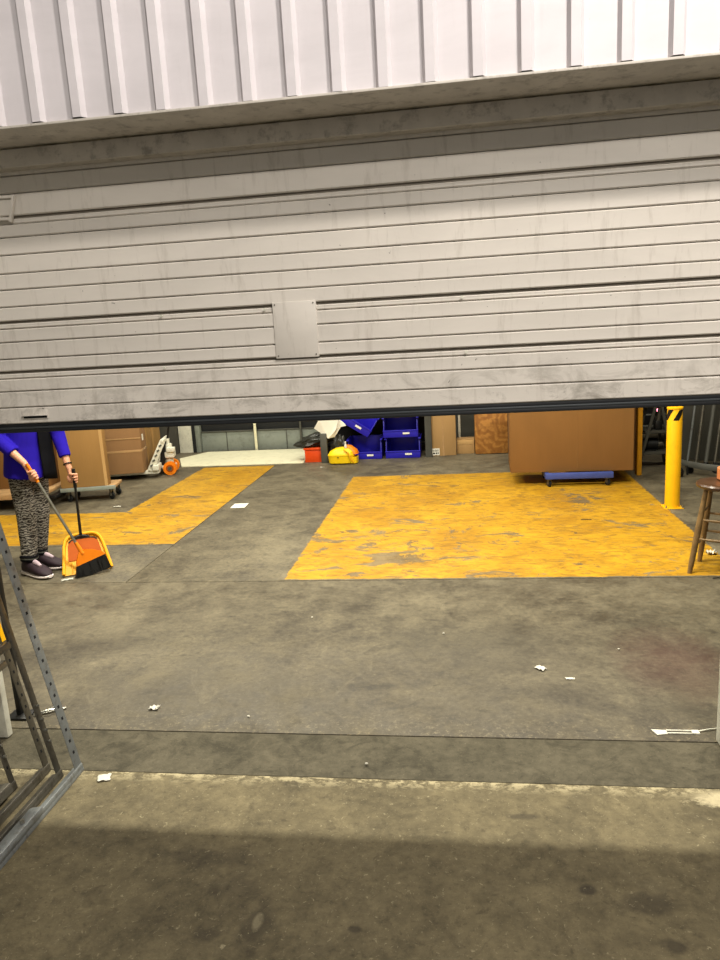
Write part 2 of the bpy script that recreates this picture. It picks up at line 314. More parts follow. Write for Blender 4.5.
# ------------------------------------------------------------------ geometry helpers
class MB:
    def __init__(s): s.bm = bmesh.new()
    def box(s, x0, x1, y0, y1, z0, z1, bev=0, M=None):
        b = bmesh.new(); bmesh.ops.create_cube(b, size=1)
        for v in b.verts: v.co = Vector(((x0+x1)/2+v.co.x*(x1-x0), (y0+y1)/2+v.co.y*(y1-y0), (z0+z1)/2+v.co.z*(z1-z0)))
        if bev: bmesh.ops.bevel(b, geom=b.edges[:], offset=bev, segments=2, affect='EDGES', profile=.5)
        if M is not None: bmesh.ops.transform(b, matrix=M, verts=b.verts)
        return s.add(b)
    def add(s, b):
        me = bpy.data.meshes.new('t'); b.to_mesh(me); b.free(); s.bm.from_mesh(me); bpy.data.meshes.remove(me); return s
    def bar(s, a, b, wx, wy, bev=.0, upv=(0, 0, 1)):            # rectangular bar between two points
        a, b = Vector(a), Vector(b); d = b-a; z = d.normalized(); u = Vector(upv)
        if abs(z.dot(u)) > .98: u = Vector((0, 1, 0))
        x = u.cross(z).normalized(); y = z.cross(x)
        Mx = Matrix((x, y, z)).transposed().to_4x4(); Mx.translation = (a+b)/2
        return s.box(-wx/2, wx/2, -wy/2, wy/2, -d.length/2, d.length/2, bev, Mx)
    def cyl(s, a, b, r, r2=None, n=20, bev=0):
        a, b = Vector(a), Vector(b); d = b-a
        bb = bmesh.new(); bmesh.ops.create_cone(bb, cap_ends=True, segments=n, radius1=r, radius2=r if r2 is None else r2, depth=d.length)
        if bev: bmesh.ops.bevel(bb, geom=[e for e in bb.edges if len(e.link_faces) == 2 and any(len(f.verts) > 4 for f in e.link_faces)], offset=bev, segments=2, affect='EDGES')
        q = d.to_track_quat('Z', 'Y').to_matrix().to_4x4(); q.translation = (a+b)/2
        bmesh.ops.transform(bb, matrix=q, verts=bb.verts); return s.add(bb)
    def tube(s, pts, r, n=10, closed=False):
        pts = [Vector(p) for p in pts]; rs = r if isinstance(r, (list, tuple)) else [r]*len(pts)
        rings = []; prev = None
        for i, p in enumerate(pts):
            if closed: t = (pts[(i+1) % len(pts)]-pts[i-1]).normalized()
            else: t = (pts[min(i+1, len(pts)-1)]-pts[max(i-1, 0)]).normalized()
            if prev is None:
                u = Vector((0, 0, 1)) if abs(t.z) < .9 else Vector((1, 0, 0)); x = u.cross(t).normalized()
            else:
                x = (prev-t*prev.dot(t)).normalized()
            prev = x; y = t.cross(x)
            rx, ry = (rs[i] if isinstance(rs[i], (list, tuple)) else (rs[i], rs[i]))
            rings.append([s.bm.verts.new(p+x*rx*math.cos(2*PI*k/n)+y*ry*math.sin(2*PI*k/n)) for k in range(n)])
        m = len(rings)
        for i in range(m if closed else m-1):
            A, B = rings[i], rings[(i+1) % m]
            for k in range(n): s.bm.faces.new((A[k], A[(k+1) % n], B[(k+1) % n], B[k]))
        if not closed: s.bm.faces.new(rings[0][::-1]); s.bm.faces.new(rings[-1])
        return s
    def ball(s, c, rx, ry=None, rz=None, M=None, seg=16):
        b = bmesh.new(); bmesh.ops.create_uvsphere(b, u_segments=seg, v_segments=max(8, seg//2+2), radius=1)
        for v in b.verts: v.co = Vector((v.co.x*rx, v.co.y*(ry or rx), v.co.z*(rz or rx)))
        T = Matrix.Translation(c)
        if M is not None: T = T @ M
        bmesh.ops.transform(b, matrix=T, verts=b.verts); return s.add(b)
    def prism(s, pts, d, plane='XZ', off=0):                 # extruded polygon; pts in plane, thickness d along the third axis
        def P(a, b, c): return {'XZ': (a, c, b), 'YZ': (c, a, b), 'XY': (a, b, c)}[plane]
        A = [s.bm.verts.new(P(a, b, off)) for a, b in pts]; B = [s.bm.verts.new(P(a, b, off+d)) for a, b in pts]
        n = len(pts)
        s.bm.faces.new(A[::-1]); s.bm.faces.new(B)
        for k in range(n): s.bm.faces.new((A[k], A[(k+1) % n], B[(k+1) % n], B[k]))
        return s
    def lathe(s, prof, n=32, c=(0, 0, 0)):
        rings = [[s.bm.verts.new((c[0]+r*math.cos(2*PI*k/n), c[1]+r*math.sin(2*PI*k/n), c[2]+z)) for k in range(n)] for r, z in prof]
        for A, B in zip(rings, rings[1:]):
            for k in range(n): s.bm.faces.new((A[k], A[(k+1) % n], B[(k+1) % n], B[k]))
        s.bm.faces.new(rings[0][::-1]); s.bm.faces.new(rings[-1]); return s
    def build(s, name, mat, parent=None, smooth=True, loc=None, rot=None):
        bmesh.ops.recalc_face_normals(s.bm, faces=s.bm.faces)
        me = bpy.data.meshes.new(name); s.bm.to_mesh(me); s.bm.free()
        me.materials.append(MAT[mat] if isinstance(mat, str) else mat)
        if smooth:
            for f in me.polygons: f.use_smooth = True
            try: me.set_sharp_from_angle(angle=.6)
            except Exception: pass
        o = bpy.data.objects.new(name, me); COL.objects.link(o)
        if parent: o.parent = parent
        if loc: o.location = loc
        if rot: o.rotation_euler = rot
        return o
def tag(o, label=None, cat=None, group=None, kind=None):
    if label: o['label'] = label
    if cat: o['category'] = cat
    if group: o['group'] = group
    if kind: o['kind'] = kind
    return o
def empty(name, loc=(0, 0, 0), rz=0, label=None, cat=None, group=None, rot=None):
    o = bpy.data.objects.new(name, None); COL.objects.link(o); o.location = loc; o.rotation_euler = rot or (0, 0, rz)
    o.empty_display_size = .1
    return tag(o, label, cat, group)
def copy_tree(o, parent=None):
    c = o.copy(); COL.objects.link(c); c.parent = parent
    for ch in list(o.children): copy_tree(ch, c)
    return c
def struct(o): o['kind'] = 'structure'; return o
def box(name, mat, x0, x1, y0, y1, z0, z1, parent=None, bev=0): return MB().box(x0, x1, y0, y1, z0, z1, bev).build(name, mat, parent)

# ================================================================== SETTING
fl = struct(box('floor', 'darkwall', -8, 4.4, .31, 9.2, -.16, -.02)); tag(fl, 'worn grey concrete floor inside the warehouse')
for x0, x1, y0, y1 in ((-8, 4.4, .312, 2.297), (-8, -2.503, 2.303, 9.2), (-2.497, 4.4, 2.303, 9.2)):
    box('concrete_slab', 'floor', x0, x1, y0, y1, -.019, 0, fl, .002)
o = box('painted_bay', 'bay', -1.34, 1.87, 2.306, 5.99, .0003, .0015, fl); o['label'] = 'yellow painted rectangle with grey worn patches'
o = MB().prism([(-7.9, 3.25), (-2.506, 3.25), (-2.506, 6.9), (-3.56, 6.9), (-3.56, 4.5), (-7.9, 4.5)], .0012, 'XY', .0003).build('painted_lane', 'lane', fl); o['label'] = 'yellow painted lane bending left'
yd = struct(box('floor', 'yard', -5, 4, -7, -.006, -.2, 0)); tag(yd, 'rough stained concrete ground outside the door')
struct(box('trim_1', 'sill', -5, 4, .002, .308, -.15, -.003))
# walls
wb = struct(box('wall_back', 'darkwall', -8, 4.4, 8.45, 8.65, 0, 4.6))
struct(box('wall_left', 'block', -8.2, -8, 0, 8.65, 0, 4.6))
struct(box('wall_right', 'greyd', 4.4, 4.6, 0, 8.65, 0, 4.6))
struct(box('ceiling', 'ceil', -8.2, 4.6, .23, 8.65, 4.6, 4.75))
MBf = MB().box(-8.2, -2.36, .02, .23, 0, 4.9).box(1.2, 4.6, .02, .23, 0, 4.9).box(-2.36, 1.2, .02, .23, 2.504, 4.9)
wf = struct(MBf.build('wall_front', 'block')); tag(wf, 'white corrugated steel wall above the door')
def corrugated(x0, x1, z0, z1, parent, wavy=0):
    m = MB(); prof = []; k = math.ceil((x0+1.439)/.15); x = -1.439+.15*k
    prof.append((x0, 0))
    while x+.06 < x1:
        prof += [(x, 0), (x+.010, -.02), (x+.040, -.02), (x+.052, 0)]; x += .15
    prof.append((x1, 0)); nz = 6
    rows = []
    for j in range(nz+1):
        z = z0+(z1-z0)*j/nz
        rows.append([m.bm.verts.new((a, b-.002+.0015*math.sin(a*7+j), z + (.002*math.sin(a*3.1)+.0015*math.sin(a*9) if j == 0 else 0))) for a, b in prof])
    for A, B in zip(rows, rows[1:]):
        for i in range(len(prof)-1): m.bm.faces.new((A[i], A[i+1], B[i+1], B[i]))
    o = m.build('steel_sheet', 'clad', parent, smooth=False); md = o.modifiers.new('t', 'SOLIDIFY'); md.thickness = .0015; md.offset = -1
    return o
corrugated(-2.939, .961, 2.506, 4.9, wf); corrugated(.961, 4.6, 2.506, 4.9, wf); corrugated(-8.2, -2.939, 0, 4.9, wf)
# drip edge under the cladding, lintel angle
m = MB().box(-2.9, 1.5, -.0235, .228, 2.495, 2.503, .001)
struct(tag(m.build('trim_2', 'lintel'), 'painted steel drip edge under the corrugated sheets'))
m = MB().box(-2.36, 1.2, .206, .232, 2.425, 2.49, .003).box(-2.36, 1.2, .232, .30, 2.425, 2.431)
struct(m.build('trim_3', 'lintel'))
# side wing wall outside left, the frames lean on it
struct(box('wall_side', 'block', -2.55, -2.40, -1.9, .02, 0, 3.2))
# door jamb guards
for x, n in ((1.012, 'trim_4'), (-2.4, 'trim_5')):
    m = MB().box(x, x+.30, .225, .262, 0, 2.42, .004).box(x, x+.012, .262, .33, 0, 2.42, .002)
    struct(m.build(n, 'whitep'))

# ---------------- sectional door
YD = .27
dr = empty('door_1', (0, YD, 0)); struct(dr); dr['label'] = 'white ribbed overhead door half raised over the opening'
DX0, DX1 = -2.20, 1.08
zs = [2.62, 2.56, 2.50, 2.44, 2.385, 2.322, 2.262]
def slat(x0, x1, z0, z1, y=0, name='slat'):
    m = MB(); h = .0016
    # gently rolled face with lapped lower edge
    pr = [(y+.016, z0+h), (y+.003, z0+h), (y-.001, z0+h+.004), (y, (z0+z1)/2), (y-.001, z1-h-.004), (y+.003, z1-h), (y+.016, z1-h)]
    n = max(2, int((x1-x0)/.3)); rings = []
    for i in range(n+1):
        x = x0+(x1-x0)*i/n
        rings.append([m.bm.verts.new((x, a+.0015*noise.noise(Vector((x*1.7, b*3, 1))), b)) for a, b in pr])
    for A, B in zip(rings, rings[1:]):
        for k in range(len(pr)-1): m.bm.faces.new((A[k], B[k], B[k+1], A[k+1]))
        m.bm.faces.new((A[-1], B[-1], B[0], A[0]))
    m.bm.faces.new(rings[0]); m.bm.faces.new(rings[-1][::-1])
    return m.build(name, 'door', dr)
# upper run (behind the header) then the visible ribs
seq = [2.62, 2.55, 2.48, 2.41, 2.345, 2.262]
for a, b in zip(seq, seq[1:]): slat(DX0, DX1, b, a)
def strip(x0, x1, z0, z1): slat(x0, x1, z0, z1, .007, 'joint_strip')
strip(DX0, DX1, 2.232, 2.254)
seq = [2.232, 2.182, 2.115, 2.044, 1.981, 1.914, 1.858]
for a, b in zip(seq, seq[1:]): slat(DX0, DX1, b, a)
for x0, x1 in ((DX0, -.707), (-.538, DX1)):
    strip(x0, x1, 1.828, 1.850)
    seq = [1.828, 1.774, 1.706, 1.656]
    for a, b in zip(seq, seq[1:]): slat(x0, x1, b, a)
strip(DX0, DX1, 1.626, 1.648)
seq = [1.626, 1.573, 1.506, 1.437]
for a, b in zip(seq, seq[1:]): slat(DX0, DX1, b, a)
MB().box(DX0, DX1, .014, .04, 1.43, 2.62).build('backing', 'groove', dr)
m = MB().box(-.708, -.537, -.005, .014, 1.652, 1.866, .002); o = m.build('patch_plate', 'door', dr); o['label'] = 'flat square patch plate'
for x in (-.698, -.547):
    for z in (1.662, 1.857): MB().cyl((x, -.004, z), (x, -.0075, z), .0028, n=10).build('screw', 'darksteel', dr)
for x, z in ((.02, 1.842), (.03, 1.640), (-1.16, 1.842), (-1.17, 1.640), (-.74, 1.842)): MB().cyl((x, -.001, z), (x, -.009, z), .0055, n=12, bev=.001).build('bolt', 'whitep', dr)
m = MB().box(-1.815, -1.70, -.014, -.0015, 1.470, 1.474, .001).box(-1.815, -1.70, -.004, -.0015, 1.456, 1.496, .001); hh = m.build('lift_handle', 'door', dr); MB().box(-1.81, -1.705, -.0052, -.0042, 1.460, 1.4695).build('slot', 'hole', hh)
MB().box(-1.722, -1.716, -.0025, -.0012, 1.485, 1.50).build('rust_chip', 'darksteel', hh)
m = MB().bar((-1.706, -.012, 2.335), (-1.735, -.012, 2.238), .016, .012, .002).bar((-1.73, -.008, 2.25), (-1.95, -.008, 2.262), .018, .012, .002).bar((-1.706, -.008, 2.332), (-1.95, -.008, 2.338), .006, .01, .001)
o = m.build('bracket', 'door', dr); o['label'] = 'small white steel latch bracket'
# bottom seal
m = MB().box(DX0, DX1, .004, .045, 1.423, 1.437, .002); m.build('bottom_seal', 'rubber', dr)
m = MB().box(DX0, DX1, -.002, .05, 1.416, 1.424, .002); m.build('seal_ridge', 'rubber2', dr)
m = MB().box(DX0, DX1, .0, .045, 1.400, 1.4155, .003); m.build('bottom_seal', 'rubber', dr)

# ---------------- lamp fixtures
for x, y, e in TUBES:
    t = empty('ceiling_light', (x, y, 4.3), 0, 'long fluorescent ceiling light '+{1.66: 'nearest the door, ', 4.2: 'over the middle of the floor, ', 6.9: 'over the rear floor, '}[y]+('left one' if x < -1 else 'right one' if x > .5 or y > 6 else 'centre one'), 'light', 'ceiling lights')
    MB().box(-.72, .72, -.17, .17, .02, .10, .01).build('housing', 'whitep', t)
    MB().box(-.67, .67, -.15, .15, .005, .019).build('diffuser', 'lamp', t)
    for hx in (-.5, .5): MB().cyl((hx, 0, .10), (hx, 0, .30), .006).build('hanger', 'greyd', t)
for (l, tg, e), w_ in zip(YARD, ('nearer the door', 'farther from the door')):
    t = empty('floodlight_fixture', l, 0, 'yard floodlight on a pole, the one '+w_, 'light')
    d = (Vector(tg)-Vector(l)).normalized(); q = d.to_track_quat('-Z', 'Y').to_matrix().to_4x4()
    MB().box(-.2, .2, -.15, .15, .015, .10, .01, q).build('housing', 'greyd', t)
    MB().box(-.16, .16, -.12, .12, .005, .014, 0, q).build('lens', 'flood', t)
    MB().cyl((0, -.1, .07), (2.6, -.1, .07), .03).cyl((2.6, -.1, .07), (2.6, -.1, -4.75), .05, n=16).build('pole', 'greyd', t)

# ================================================================== BACK OF THE ROOM
# dock door opening
db = empty('door_2', (0, 8.2, 0)); struct(db); db['label'] = 'dark dock doorway with a low grey panel'
MB().box(-4.0, -2.1, .05, .09, 0, .31, .004).build('lower_panel', 'greypanel', db)
for x in (-3.6, -2.65): MB().box(x, x+.012, .04, .05, 0, .31, .002).build('panel_seam', 'greyd', db)
MB().box(-4.0, -2.1, .10, .14, .315, 2.6).build('dark_sheet', 'rubber', db)  # flat black sheet filling the doorway above the grey panel
MB().box(-4.0, -2.1, .03, .06, .300, .318, .003).build('panel_cap', 'greyd', db)
MB().box(-3.135, -3.095, -.03, .0, 0, 2.5, .006).build('guide_post', 'cream', db)
MB().box(-2.42, -2.39, -.02, .03, 0, 2.5, .006).build('guide_post', 'greyd', db)
MB().box(-4.075, -4.0, -.03, .08, 0, 2.6, .01).build('frame', 'greypanel', db)
MB().box(-4.13, -4.078, -.02, .08, 0, 2.6).build('frame_black_strip', 'rubber', db)  # narrow black strip along the outer side of the frame
o = struct(box('trim_6', 'whitep', -4.35, -4.13, 8.19, 8.27, 0, 2.5, bev=.006))
struct(box('wall_pier', 'darkwall', -4.75, -4.36, 8.1, 8.45, 0, 4.6))
dp = empty('dock_plate', (0, 0, 0), 0, 'cream painted dock leveler plate flat in the floor at the rear doorway', 'dock plate')
MB().prism([(-3.86, 6.97), (-2.13, 6.97), (-2.13, 8.14), (-3.88, 8.14), (-4.14, 7.62)], .012, 'XY', .001).build('plate', 'cream', dp)
MB().box(-3.6, -2.14, 6.955, 6.969, .001, .016, .002).build('lip', 'cream', dp)

def bin_tree(label, loc, rot=(0, 0, 0), w=.46, d=.42, h=.27):
    t = empty('storage_bin', loc, 0, label, 'bin', 'blue storage bins at the back', rot)
    th = .012
    MB().box(-w/2, w/2, 0, d, 0, th, .004).build('base', 'blue', t)
    MB().box(-w/2, w/2, d-th, d, 0, h, .004).build('back_wall', 'blue', t)
    MB().box(-w/2-.004, w/2+.004, -.008, th, 0, h*.36, .005).box(-w/2-.008, w/2+.008, -.016, .004, h*.30, h*.37, .003).build('front_lip', 'blue', t)
    for s in (-1, 1):
        m = MB(); m.prism([(0, 0), (d, 0), (d, h), (.06, h), (.0, h*.4)], th, 'YZ', s*w/2-(th if s > 0 else 0)); 
        m.box(s*w/2-.016, s*w/2+.016, .0, d, h-.018, h, .004); m.build('side_wall', 'blue', t)
    MB().box(.03, .12, -.0185, -.0165, h*.16, h*.25).build('label_sticker', 'paper', t)
    return t
bin_tree('blue stacking bin on the floor, right one of the bottom pair', (-.78, 7.12, .002))
bin_tree('blue stacking bin sitting on top of the right floor bin', (-.80, 7.12, .285), (0, 0, .02))
bin_tree('blue stacking bin on the floor behind the yellow bucket', (-1.30, 7.12, .002))
b3 = bin_tree('blue bin tipped sideways over the lower left bin', (-1.46, 7.10, .44), (0, math.radians(33), 0), .5, .42, .30)
bin_tree('blue stacking bin topmost at the back, mostly behind the door edge', (-.80, 7.14, .568), (0, 0, -.02))
# dark shelving behind the bins
sh = empty('shelf_rack', (-1.0, 7.62, 0), 0, 'dark steel shelving standing behind the blue bins', 'shelf')
for x in (-.9, .52):
    for y in (0, .38): MB().box(x, x+.04, y, y+.04, 0, 2.0, .003).build('upright', 'blackm', sh)
for z in (.1, .55, 1.0, 1.5, 1.95): MB().box(-.9, .56, 0, .42, z, z+.03, .003).build('shelf', 'blackm', sh)
MB().box(-.9, .56, .40, .425, .1, 1.95).build('back_panel', 'blackm', sh)
p_ = tag(box('square_post', 'greyd', -.475, -.385, 7.12, 7.21, 0, 2.2, bev=.006), 'dark grey square steel post between blue bins and carton', 'post')
# carton left with tape and label
def carton(label, loc, rz, w, d, h, mat='card', group=None, tape=True, flaps=True):
    t = empty('carton', loc, rz, label, 'box', group)
    g = .0035
    MB().box(-w/2, w/2, 0, d, 0, h-.006, .004).build('body', mat, t)
    MB().box(-w/2-.001, w/2+.001, -.001, d/2-g/2, h-.0055, h, .0015).build('flap', mat, t)
    MB().box(-w/2-.001, w/2+.001, d/2+g/2, d+.001, h-.0055, h, .0015).build('flap', mat, t)
    if tape: MB().box(-w/2+.002, w/2-.002, d/2-.03, d/2+.03, h+.0005, h+.0015).build('tape', 'tape', t)
    return t
c = carton('tall tan carton with a white shipping label and vertical tape', (-.235, 7.2, 0), .12, .345, .22, .75, 'card3')
MB().box(-.012, .012, -.0025, -.0012, 0, .74).build('front_tape', 'tape', c)
MB().box(-.155, -.055, -.0045, -.003, .012, .105).build('shipping_label', 'paper', c)
m = MB()
for i, (x, w_) in enumerate(((-.145, .03), (-.105, .018), (-.08, .012))): m.box(x, x+w_, -.0055, -.0048, .03, .05)
for i in range(9): m.box(-.145+i*.009, -.141+i*.009, -.0055, -.0048, .062, .09)
m.build('label_print', 'blackp', c)
m = MB()
for z in (.30, .34, .38): m.box(.1735, .1745, .06, .16, z, z+.014)
m.build('side_print', 'paper', c)
c = carton('low beige carton between the tall carton and the chipboard crate', (.06, 7.3, 0), -.05, .24, .2, .20, 'card3')
MB().box(-.11, .11, -.003, -.0015, .13, .19, .0006).build('torn_flap', 'cardedge', c)
tag(MB().box(-.03, .0, 7.55, 7.57, 0, .75, .003).build('paper_tube', 'whitep'), 'thin white upright strip standing behind the low beige carton', 'strip')
t = empty('crate', (.405, 7.2, 0), 0, 'orange-brown chipboard crate left of the big carton', 'crate')
MB().box(-.215, .215, 0, .02, .01, .8, .002).build('front_board', 'osb', t)
MB().box(-.215, -.195, .021, .4, .01, .8, .002).build('side_board', 'osb', t); MB().box(.195, .215, .021, .4, .01, .8, .002).build('side_board', 'osb', t)
MB().box(-.195, .195, .38, .4, .01, .8, .002).build('back_board', 'osb', t); MB().box(-.215, .215, 0, .4, .801, .82, .002).build('lid', 'osb', t)
MB().box(-.20, -.13, .02, .38, 0, .01).build('runner', 'wood', t); MB().box(.13, .20, .02, .38, 0, .01).build('runner', 'wood', t)

# big carton on a blue dolly
c = carton('very large brown carton overhanging a small blue dolly', (1.14, 5.17, .150), -.035, 1.25, .62, 1.25, 'card4')
MB().box(.06, .066, -.0022, -.0008, 0, 1.24).build('score_line', 'card4', c)
dl = empty('dolly', (1.215, 5.10, 0), .0, 'small slate-blue furniture dolly under the very large carton', 'dolly')
MB().box(-.345, .345, .0, .045, .085, .148, .006).build('rail', 'bluedolly', dl); MB().box(-.345, .345, .46, .505, .085, .148, .006).build('rail', 'bluedolly', dl)
MB().box(-.345, -.30, .046, .459, .085, .145, .006).build('rail', 'bluedolly', dl); MB().box(.30, .345, .046, .459, .085, .145, .006).build('rail', 'bluedolly', dl)
def caster(parent, x, y, r=.035, h=.085, mat='caster', ang=0, top='darksteel'):
    e = MB().box(-.03, .03, -.03, .03, h-.006, h-.001, .002).box(-.018, -.013, -.016, .016, r*.9, h-.006).box(.013, .018, -.016, .016, r*.9, h-.006).build('caster', top, parent, loc=(x, y, 0), rot=(0, 0, ang))
    MB().cyl((-.011, 0, r), (.011, 0, r), r, n=20, bev=.004).build('wheel', mat, e)
    return e
for x in (-.305, .29):
    for y in (.03, .47): caster(dl, x, y, .034, .085, 'rubber', .5)
tag(MB().box(-.025, .025, -.05, .05, 0, 1.6, .006).build('square_post', 'mustard', loc=(1.925, 5.62, 0)), 'mustard yellow square post behind the right edge of the very large carton', 'post')
c = carton('dark brown box added to fill the shadow strip beside the very large carton', (1.58, 5.86, 0), 0, .80, .5, 1.1, 'card4')  # added stand-in box, its dark brown imitates the big carton's side shadow

# bollard
bo = empty('bollard', (1.885, 4.17, 0), 0, 'yellow steel bollard with black and yellow tape at its top', 'bollard')
MB().lathe([(.064, .012), (.064, .90), (.060, .909), (.001, .911)], 40).build('post', 'yellow', bo)
MB().lathe([(.068, .898), (.068, .912), (.062, .916), (.001, .917)], 40).build('cap_rim', 'yellow', bo)
MB().box(-.082, .082, -.082, .082, 0, .010, .003).build('base_plate', 'yellow', bo)
for x in (-.07, .07):
    for y in (-.07, .07): MB().cyl((x, y, .010), (x, y, .020), .009, n=6).cyl((x, y, .019), (x, y, .034), .005, n=10).build('anchor_bolt', 'steel', bo)
for a0 in range(0, 360, 90):                                    # diagonal black bands of the hazard tape
    m = MB(); n = 10; r = .0652; A = []; B = []
    for i in range(n+1):
        f = i/n; z = .80+.094*f
        a = math.radians(a0-118+f*48); b_ = math.radians(a0-118+f*48+44)
        A.append(m.bm.verts.new((r*math.cos(a), r*math.sin(a), z))); B.append([m.bm.verts.new((r*math.cos(a+(b_-a)*k/3), r*math.sin(a+(b_-a)*k/3), z)) for k in (1, 2, 3)])
    for i in range(n):
        r0 = [A[i]]+B[i]; r1 = [A[i+1]]+B[i+1]
        for k in range(3): m.bm.faces.new((r0[k], r0[k+1], r1[k+1], r1[k]))
    m.build('tape_band', 'blackp', bo)

# stool
st = empty('stool', (1.72, 2.42, 0), 0, 'round wooden stool with dark glossy seat, cut off at the right', 'stool')
m = MB().lathe([(.05, .578), (.145, .58), (.168, .592), (.172, .606), (.165, .618), (.148, .622), (.09, .616), (.001, .614)], 40); m.build('seat', 'stoolwood', st)
feet = [(-.21, -.04), (-.07, .21), (.21, .04), (.07, -.21)]
for fx, fy in feet:
    k = .56; P0 = Vector((fx*k, fy*k, .585)); P1 = Vector((fx, fy, 0))
    MB().tube([P0, P0.lerp(P1, .12), P0.lerp(P1, .5), P0.lerp(P1, .85), P1], [.013, .016, .021, .018, .015], 16).build('leg', 'stoolleg', st)
def leg_at(i, z): 
    fx, fy = feet[i % 4]; k = .56+.44*(1-z/.585); return (fx*k, fy*k, z)
for i, (z1, z2) in enumerate(((.42, .19), (.37, .24), (.42, .19), (.37, .24))):
    for z in (z1, z2): MB().tube([leg_at(i, z), tuple((Vector(leg_at(i, z))+Vector(leg_at(i+1, z)))/2), leg_at(i+1, z)], [.007, .010, .007], 12).build('rung', 'stoolleg', st)
tr = empty('tape_roll', (1.785, 2.50, .620), .3, 'terracotta coloured round roll lying on the stool seat', 'roll')
MB().lathe([(.040, 0), (.078, 0), (.082, .005), (.082, .075), (.078, .080), (.040, .080)], 36).build('roll', 'terra', tr)
MB().lathe([(.028, .003), (.039, .003), (.039, .077), (.028, .077)], 30).build('core', 'cardedge', tr)

# right side clutter
cb = empty('machine_cabinet', (2.62, 7.5, 0), 0, 'dark machine cabinet with a small glowing red indicator', 'machine')
MB().box(-.45, .45, 0, .5, .28, 1.6, .01).build('body', 'blackm', cb)
MB().box(-.47, .47, -.02, .52, .20, .27, .01).build('base', 'greyd', cb)
MB().cyl((-.02, 0, .465), (-.02, -.02, .465), .022, n=16).build('indicator_lamp', 'redled', cb)
MB().box(-.30, .38, -.006, 0, .40, .42, .002).box(-.3, .38, -.006, 0, .7, .72, .002).build('trim_line', 'greyd', cb)
for x in (-.4, .4):
    for y in (.04, .44): MB().box(x-.02, x+.02, y-.02, y+.02, 0, .2, .004).build('leg', 'blackm', cb)
# stand behind the bollard: slanted legs with a shelf
sd = empty('folding_stand', (2.20, 5.95, 0), 0, 'dark metal folding stand with slanted legs behind the bollard', 'stand')
for y in (0, .35):
    MB().bar((.0, y, .82), (-.20, y, 0), .03, .03, .004).build('leg', 'darkwall', sd); MB().bar((.02, y, .82), (.18, y, 0), .03, .03, .004).build('leg', 'darkwall', sd)
MB().box(-.13, .15, -.01, .36, .40, .43, .004).build('shelf', 'darkwall', sd); MB().box(-.18, .17, -.01, .36, .16, .18, .004).build('shelf', 'darkwall', sd)
MB().box(-.12, .14, .0, .35, .82, .84, .004).build('top_bar', 'darkwall', sd)
mc = empty('pump_unit', (2.18, 5.95, .181), 0, 'small dark pump on the low shelf of the folding stand', 'pump')
MB().cyl((-.12, .15, .075), (.06, .15, .075), .068, n=20, bev=.01).build('motor', 'blackm', mc); MB().cyl((.061, .15, .075), (.11, .15, .075), .04, n=16).build('nose', 'darksteel', mc)
MB().box(-.10, .04, .10, .20, 0, .015, .003).build('foot', 'blackm', mc)
# vice-like black tool hanging to right of the bollard
vt = empty('tool_head', (2.22, 5.95, .431), 0, 'black and grey clamp-like tool standing on the folding stand', 'tool')
MB().box(-.03, .05, .05, .15, 0, .1, .01).build('base', 'blackm', vt); MB().cyl((.01, .1, .1), (.03, .1, .26), .022, n=14).build('column', 'darksteel', vt)
MB().box(-.02, .08, .06, .14, .26, .32, .01).build('jaw', 'steel', vt); MB().tube([(.03, .05, .29), (.09, .0, .27), (.12, -.02, .19), (.11, -.02, .12)], .009, 8).build('lever', 'blackm', vt)
# grey sheet leaned up with pipes in front
gs = empty('leaning_panel', (3.12, 6.2, 0), 0, 'grey sheet panel leaned up at the far right behind the pipes', 'panel')
MB().bar((-.35, .05, .02), (-.35+.16, .36, 1.9), .85, .02, .003, (0, 1, 0)).build('sheet', 'darkwall', gs)
m = MB()
for i in range(7): m.cyl((-.6+i*.1, -.015, .10), (-.6+i*.1, -.02, .10), .012, n=10)
for i, (x0, x1, mt, r) in enumerate(((2.52, 2.76, 'greyp', .013), (2.61, 2.84, 'darksteel', .018), (2.71, 2.96, 'greyd', .022), (2.80, 3.04, 'darksteel', .015), (2.89, 3.15, 'greyp', .02), (2.98, 3.24, 'blackm', .018), (3.08, 3.35, 'darksteel', .02))):
    pp = empty('pipe', (x0, 5.92-.015*i, 0), 0, ('long %s pipe leaned against the grey panel, number set from the left' % ('thin light grey', 'brown steel', 'dark grey', 'slim brown', 'stout light grey', 'black', 'far right brown')[i]).replace(', number set from the left', ''), 'pipe', 'pipes leaned on the grey panel')
    MB().tube([(0, 0, .012), (x1-x0, .24, 1.75)], r, 12).build('tube', mt, pp); MB().tube([(0, 0, .010), ((x1-x0)*.03, .01, .06)], r+.004, 12).build('collar', 'blackm', pp)
m.bm.free()
hz = empty('curved_rail', (2.62, 5.25, 0), 0, 'curved dark grey rail lying on two small feet behind the stool', 'rail')
pts = [(-.28, .42, .13), (-.20, .30, .12), (-.08, .16, .11), (.08, .06, .105), (.26, -.02, .10), (.45, -.06, .10)]
m = MB(); m.tube([Vector(q)for q in pts], [(.012, .035)]*6, 10); m.build('rail', 'greyd', hz)
for q in (1, 4): MB().cyl((pts[q][0], pts[q][1], 0), (pts[q][0], pts[q][1], .10), .012).build('foot', 'blackm', hz)
for i, (x, y, s_, lb) in enumerate(((2.30, 5.45, .05, 'small dark metal scrap on the floor behind the bollard'), (2.45, 5.6, .04, 'dark metal knob on the floor in front of the pipes'), (2.72, 5.55, .06, 'round dark pulley standing before the leaned pipes'))):
    tag(MB().cyl((0, 0, s_), (.03, .01, s_), s_, n=18, bev=.006).cyl((-.01, 0, s_), (.04, .01, s_), s_*.4, n=14).build('pulley', 'blackm', loc=(x, y, 0), rot=(0, 0, .4*i)), lb, 'scrap')

